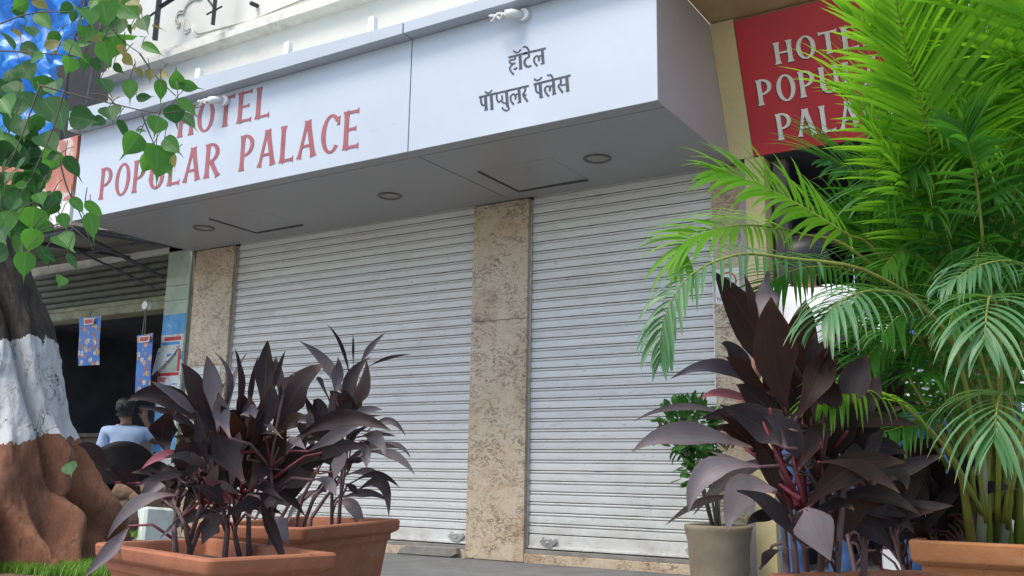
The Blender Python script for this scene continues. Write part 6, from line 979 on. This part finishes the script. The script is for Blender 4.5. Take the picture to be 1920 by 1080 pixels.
# ------------------------------------------------------------ stones, boulder and grass by the tree
def stone(name, label, cat, c, r, mat, seed, group=None):
    bm = bmesh.new(); bmesh.ops.create_icosphere(bm, subdivisions=4, radius=1)
    for v in bm.verts:
        k = 1+.22*noise.noise(v.co*1.3+Vector((seed, 0, 0)))+.14*noise.noise(v.co*2.9+Vector((0, seed, 0)))+.06*noise.noise(v.co*8+Vector((0, seed, 0)))
        v.co = Vector((v.co.x*r[0]*k, v.co.y*r[1]*k, v.co.z*r[2]*k))
    me = bpy.data.meshes.new(name); bm.to_mesh(me); bm.free(); me.polygons.foreach_set('use_smooth', [True]*len(me.polygons)); me.materials.append(MT[mat])
    o = bpy.data.objects.new(name, me); COL.objects.link(o); o.location = c; return tag(o, label, cat, group)
m = MB(); m.add([(-2.42, -1.22, .05), (-2.08, -1.30, .05), (-2.02, -1.02, .05), (-2.36, -.94, .05), (-2.37, -1.20, .30), (-2.10, -1.27, .34), (-2.05, -1.04, .32), (-2.32, -.97, .29)], [(0,3,2,1),(4,5,6,7),(0,1,5,4),(1,2,6,5),(2,3,7,6),(3,0,4,7)])
tag(part('painted_stone', m, 'limewash', bevel=.02), 'mint-white painted stone block between the tree roots and the purple cordyline', 'stone')
stone('rubble_stone', 'brown earthy lump of rubble beside the tree root, in front of the seated person', 'stone', (-2.55, -.85, .33), (.2, .2, .18), 'earth', 5)
stone('rubble_stone', 'dark low lump of rubble left of the mint-white painted stone', 'stone', (-2.4, -1.25, .20), (.2, .14, .16), 'soil', 8)
stone('rubble_stone', 'reddish brick lump nearest the shop step, behind the tree root', 'stone', (-2.95, -.80, .42), (.15, .13, .12), 'earth', 11)
gr = MB(); gr.uv = []; rg = random.Random(4)
def tuft(x, y, z, n, h):
    for i in range(n):
        a = rg.uniform(0, 6.28); bx, by = x+rg.gauss(0, .02), y+rg.gauss(0, .02); hh = h*rg.uniform(.5, 1.2); ln = rg.uniform(.2, .8)*hh
        dx, dy = math.cos(a)*ln, math.sin(a)*ln; b = len(gr.v); w = .0022
        px, py = -math.sin(a)*w, math.cos(a)*w
        gr.v += [(bx-px, by-py, z), (bx+px, by+py, z), (bx+dx*.4+px*.8, by+dy*.4+py*.8, z+hh*.6), (bx+dx*.4-px*.8, by+dy*.4-py*.8, z+hh*.6), (bx+dx, by+dy, z+hh*.95)]
        gr.uv += [(0, 0), (1, 0), (.8, .6), (.2, .6), (.5, 1)]; gr.f += [(b, b+1, b+2, b+3), (b+3, b+2, b+4)]
for i in range(620):
    s = rg.random(); c = Vector((-0.526, -3.132, 0.089)).lerp(Vector((0.044, -2.978, 0.197)), s)
    tuft(c.x+rg.uniform(-.18, .26), c.y+rg.uniform(-.32, .12), .12, 16, .055)
for i in range(50): tuft(-2.42+rg.uniform(-.2, .35), -1.36+rg.uniform(-.15, .12), .11, 12, .06)
o = part('grass', gr, 'grass', smooth=True); tag(o, kind='stuff')
m = MB()
for i in range(9):
    a = R(-118+i*13); a2 = R(-118+(i+1)*13-1)
    f = lambda a, r, z: (-1.05+1.35*r*math.cos(a), -2.75+1.5*r*math.sin(a), z)
    kb = MB(); kb.add([f(a, 1.08, 0), f(a2, 1.08, 0), f(a2, 1.2, 0), f(a, 1.2, 0), f(a, 1.08, .135), f(a2, 1.08, .135), f(a2, 1.2, .125), f(a, 1.2, .125)], [(0,3,2,1),(4,5,6,7),(0,1,5,4),(1,2,6,5),(2,3,7,6),(3,0,4,7)])
    structure('kerb', kb, 'kerb', bevel=.006)

# ------------------------------------------------------------ people
def hand(V, E, wrist, d, side, curl):
    """palm, four fingers of unequal length and a thumb grown from the wrist joint"""
    d = d.normalized(); side = (side-d*side.dot(d)).normalized(); n = d.cross(side)
    pi = len(V); V.append((V[wrist][0]+d*.055, .030, 'skin')); E.append((wrist, pi)); pp = V[pi][0]
    for i, (o, L) in enumerate(((-.030, .068), (-.010, .078), (.010, .072), (.029, .056))):
        b = len(V); k = pp+side*o+d*.028
        V += [(k, .0105, 'skin'), (k+d*L*.5+n*curl*.3*L, .0088, 'skin'), (k+d*L*.85+n*curl*.9*L, .0075, 'skin')]; E += [(pi, b), (b, b+1), (b+1, b+2)]
    b = len(V); V += [(pp-side*.038-d*.012, .012, 'skin'), (pp-side*.058+d*.022+n*curl*.03, .010, 'skin')]; E += [(pi, b), (b, b+1)]
def person(label, V, E, root, loc, cols, hair_dir, head, group=None):
    """V: (joint, radius, region); one skinned surface, then shirt, trousers and hair lifted off it"""
    t = thing('person', label, 'person', loc, group)
    me = bpy.data.meshes.new('body'); me.from_pydata([v[0] for v in V], E, []); ob = bpy.data.objects.new('body_cage', me); COL.objects.link(ob)
    md = ob.modifiers.new('skin', 'SKIN'); md.use_smooth_shade = True; md.branch_smoothing = .4
    for i, d in enumerate(me.skin_vertices[0].data): d.radius = (V[i][1], V[i][1]); d.use_root = (i == root)
    sb = ob.modifiers.new('sub', 'SUBSURF'); sb.levels = 2; sb.render_levels = 2
    bpy.context.view_layer.update()
    bodym = bpy.data.meshes.new_from_object(ob.evaluated_get(bpy.context.evaluated_depsgraph_get())); bpy.data.objects.remove(ob)
    bodym.materials.clear(); bodym.materials.append(MT['skin'])
    bo = bpy.data.objects.new('body', bodym); COL.objects.link(bo); bo.parent = t; bo.matrix_parent_inverse = Matrix.Translation(-root_loc(t))
    segs = [(V[a][0], V[b][0], V[b][2]) for a, b in E]
    def region(p):
        best = None
        for a, b, r in segs:
            ab = b-a; k = max(0, min(1, (p-a).dot(ab)/max(ab.length_squared, 1e-9))); dd = (p-a-ab*k).length
            if best is None or dd < best[0]: best = (dd, r)
        return best[1]
    reg = [region(v.co) for v in bodym.vertices]; nrm = [v.normal.copy() for v in bodym.vertices]
    hc = Vector(head); hd = Vector(hair_dir).normalized()
    for name, key, mat, off in (('shirt', 'shirt', cols[0], .014), ('trousers', 'legs', cols[1], .010), ('shoe', 'shoe', 'plastic_black', .012), ('hair', 'hair', 'hair', .024)):
        if key == 'hair': ok = [(v.co-hc).length < .19 and r in ('head', 'face') and (((v.co-hc).dot(hd) < .045 and (v.co-hc).z > -.10) or (v.co-hc).z > .055) for r, v in zip(reg, bodym.vertices)]
        else: ok = [r == key for r in reg]
        fs = [p.vertices[:] for p in bodym.polygons if all(ok[i] for i in p.vertices)]
        if not fs: continue
        use = sorted({i for f in fs for i in f}); ix = {a: b for b, a in enumerate(use)}; m = MB()
        for i in use:
            c = bodym.vertices[i].co; wr = .006*noise.noise(c*14)+.010*noise.noise(Vector((c.x*6, c.y*6, c.z*11))) if key in ('shirt', 'legs') else .004*noise.noise(c*40)
            m.v.append(tuple(c+nrm[i]*(off+wr)))
        m.f = [tuple(ix[i] for i in f) for f in fs]; part(name, m, mat, t, smooth=True)
    return t
def mkbody(P, fw, up_scale, lean, arms, legs, headf, headtilt=Vector((0, 0, 0))):
    """P pelvis, fw facing; arms and legs as joint lists (world)"""
    lt = Vector((-fw.y, fw.x, 0)).normalized(); Z = Vector((0, 0, 1)); V, E = [], []
    def add(p, r, g, parent=None):
        V.append((Vector(p), r, g)); i = len(V)-1
        if parent is not None: E.append((parent, i))
        return i
    pel = add(P, .125, 'legs'); s1 = add(P+Z*.16+lean*.3, .120, 'shirt', pel); s2 = add(P+Z*.33+lean*.7, .135, 'shirt', s1); ch0 = add(P+Z*.45+lean, .105, 'shirt', s2); ch = ch0; co_ = add(P+Z*.495+lean, .066, 'shirt', ch)
    nk = add(P+Z*.54+lean, .052, 'skin', co_); h0 = add(P+Z*.595+lean+headf*.015, .066, 'head', nk); h1 = add(P+Z*.675+lean+headf*.022+headtilt, .100, 'head', h0); h2 = add(P+Z*.755+lean+headf*.012+headtilt, .080, 'head', h1)
    hl = Vector((-headf.y, headf.x, 0)).normalized(); hc = V[h1][0]
    nose = add(hc+headf*.088-Z*.012, .013, 'face', h1); nose2 = add(hc+headf*.108-Z*.026, .010, 'face', nose)
    ch2 = add(V[h0][0]+headf*.058-Z*.012, .026, 'face', h0)
    for sg in (-1, 1):
        e1 = add(hc+hl*sg*.080-Z*.01, .012, 'face', h1); add(hc+hl*sg*.098-headf*.01, .016, 'face', e1)
    for k, (a, hs, curl) in enumerate(arms):
        sh = add(a[0], .068, 'shirt', ch); mid = add(Vector(a[0]).lerp(Vector(a[1]), .55), .056, 'shirt', sh); el = add(a[1], .043, 'skin', mid); wr = add(a[2], .029, 'skin', el)
        hand(V, E, wr, Vector(a[2])-Vector(a[1]) if hs is None else hs, lt if k == 0 else -lt, curl)
    for a in legs:
        hp = add(a[0], .092, 'legs', pel); kn = add(a[1], .064, 'legs', hp); an = add(a[2], .045, 'legs', kn); to = add(Vector(a[2])+(Vector(a[3])-Vector(a[2]))*.4, .045, 'shoe', an); add(a[3], .038, 'shoe', to)
    return V, E, pel, hc
# seated person in the shop front, back to the street, hand at the ear
P = Vector((-3.74, -.32, .53)); fw = Vector((-.80, .60, 0)); lt = Vector((-.60, -.80, 0)); Z = Vector((0, 0, 1)); hf = Vector((-.93, -.36, 0)).normalized()
arms = [((P+Z*.43+lt*.17+fw*.11, P+Z*.17+lt*.21+fw*.18, P+Z*.10+lt*.12+fw*.40), None, .5), ((P+Z*.43-lt*.17+fw*.11, P+Z*.34-lt*.30+fw*.16, P+Z*.56-lt*.16+fw*.13), Vector((-.25, .0, 1)), .6)]
legs = [(P+lt*.09-Z*.01, P+lt*.13+fw*.42, P+lt*.13+fw*.44-Z*.385, P+lt*.14+fw*.60-Z*.395), (P-lt*.09-Z*.01, P-lt*.13+fw*.42, P-lt*.13+fw*.44-Z*.385, P-lt*.14+fw*.60-Z*.395)]
V, E, pel, hc = mkbody(P, fw, 1, fw*.12, arms, legs, hf)
person('person in a pale blue shirt seated with back to the street, hand at ear', V, E, pel, (P.x, P.y, .1), ('shirt_blue', 'trouser'), hf, hc)
t = thing('plastic_chair', 'black plastic chair with a rounded back under the seated person in the pale blue shirt', 'chair', (-3.74, -.32, .1))
m = MB(); vs = []; N = 14; M_ = 7
for sd in (0, .018):
    for j in range(M_+1):
        for i in range(N+1):
            u = i/N*2-1; v = j/M_; hgt = .31+.39*v*(1-.34*abs(u)**2.2)
            q = P-fw*(.17+.05*v-.13*abs(u)**2+sd)+lt*u*(.25+.02*v); vs.append((q.x, q.y, P.z-.42+hgt+.06))
K = (N+1)*(M_+1); fs = []
for b in (0, K): fs += [(b+j*(N+1)+i, b+j*(N+1)+i+1, b+(j+1)*(N+1)+i+1, b+(j+1)*(N+1)+i) for j in range(M_) for i in range(N)]
fs += [(M_*(N+1)+i, M_*(N+1)+i+1, K+M_*(N+1)+i+1, K+M_*(N+1)+i) for i in range(N)]
m.add(vs, fs); part('chair_back', m, 'plastic_black', t, smooth=True)
m = MB(); c = [P+fw*a+lt*b for a, b in ((-.22, -.23), (.24, -.25), (.24, .25), (-.22, .23))]; m.add([(q.x, q.y, z) for z in (.395, .425) for q in c], [(0,3,2,1),(4,5,6,7),(0,1,5,4),(1,2,6,5),(2,3,7,6),(3,0,4,7)]); part('seat', m, 'plastic_black', t, bevel=.008)
for a, b in ((-.2, -.2), (.21, -.21), (.21, .21), (-.2, .2)):
    q = P+fw*a+lt*b; part('leg', MB().tube([(q.x, q.y, .394), (q.x+a*.1, q.y+b*.1, .1)], .02, 8), 'plastic_black', t)
# standing people behind the plants at the entrance
P = Vector((3.01, -1.45, .99)); fw = Vector((-.35, .94, 0)).normalized(); lt = Vector((-fw.y, fw.x, 0))
arms = [((P+Z*.50+lt*.20, Vector((2.83, -1.66, 1.18)), Vector((2.71, -1.66, .90))), None, .5), ((P+Z*.50-lt*.20, P+Z*.24-lt*.27, P-lt*.27+fw*.08), None, .4)]
legs = [(P+lt*.09-Z*.02, P+lt*.10-Z*.44+fw*.02, Vector((P.x, P.y, .09))+lt*.11, Vector((P.x, P.y, .05))+lt*.13+fw*.17), (P-lt*.09-Z*.02, P-lt*.10-Z*.44+fw*.03, Vector((P.x, P.y, .09))-lt*.11+fw*.05, Vector((P.x, P.y, .05))-lt*.13+fw*.22)]
V, E, pel, hc = mkbody(P, fw, 1, Vector((0, 0, .05)), arms, legs, fw)
person('person in a loose white short-sleeved shirt and blue jeans behind the tall purple cordyline', V, E, pel, (P.x, P.y, 0), ('shirt_white', 'jeans'), fw, hc, 'people at the entrance')
P = Vector((3.36, -.55, .98)); fw = Vector((.5, -.85, 0)).normalized(); lt = Vector((-fw.y, fw.x, 0))
arms = [((P+Z*.46+lt*.19, P+Z*.20+lt*.25, P+Z*.06+lt*.20+fw*.18), None, .5), ((P+Z*.46-lt*.19, P+Z*.20-lt*.25, P-lt*.22+fw*.12), None, .4)]
legs = [(P+lt*.09-Z*.02, P+lt*.10-Z*.44+fw*.02, Vector((P.x, P.y, .09))+lt*.11, Vector((P.x, P.y, .05))+lt*.13+fw*.17), (P-lt*.09-Z*.02, P-lt*.10-Z*.44+fw*.03, Vector((P.x, P.y, .09))-lt*.11+fw*.05, Vector((P.x, P.y, .05))-lt*.13+fw*.22)]
V, E, pel, hc = mkbody(P, fw, 1, Vector((0, 0, 0)), arms, legs, fw)
person('person in a white shirt with a bright blue shoulder bag, behind the palm', V, E, pel, (P.x, P.y, 0), ('shirt_white', 'jeans'), fw, hc, 'people at the entrance')
t = thing('shoulder_bag', 'bright blue rounded bag on the person behind the palm', 'bag', (3.44, -.80, 1.34))
bmh = bmesh.new(); bmesh.ops.create_icosphere(bmh, subdivisions=3, radius=1)
bm_ = MB(); bm_.v = [(3.40+v.co.x*.10, -.78+v.co.y*.06, 1.34+v.co.z*.12+.012*noise.noise(v.co*4)) for v in bmh.verts]; bm_.f = [tuple(v.index for v in f.verts) for f in bmh.faces]; bmh.free()
part('bag_body', bm_, 'bag_blue', t, smooth=True); part('strap', MB().tube([(3.37, -.76, 1.44), (3.42, -.70, 1.52), (3.40, -.55, 1.56), (3.30, -.42, 1.40)], .014, 6), 'bag_blue', t, smooth=True)
# white block standing in for bright patches beyond the entrance, between stems
o = part('low_block', B((2.95, .25, .062), (4.4, .42, .78)), 'white_plaster', bevel=.01); tag(o, 'low white block standing in for bright patches behind the palm stems', 'wall')
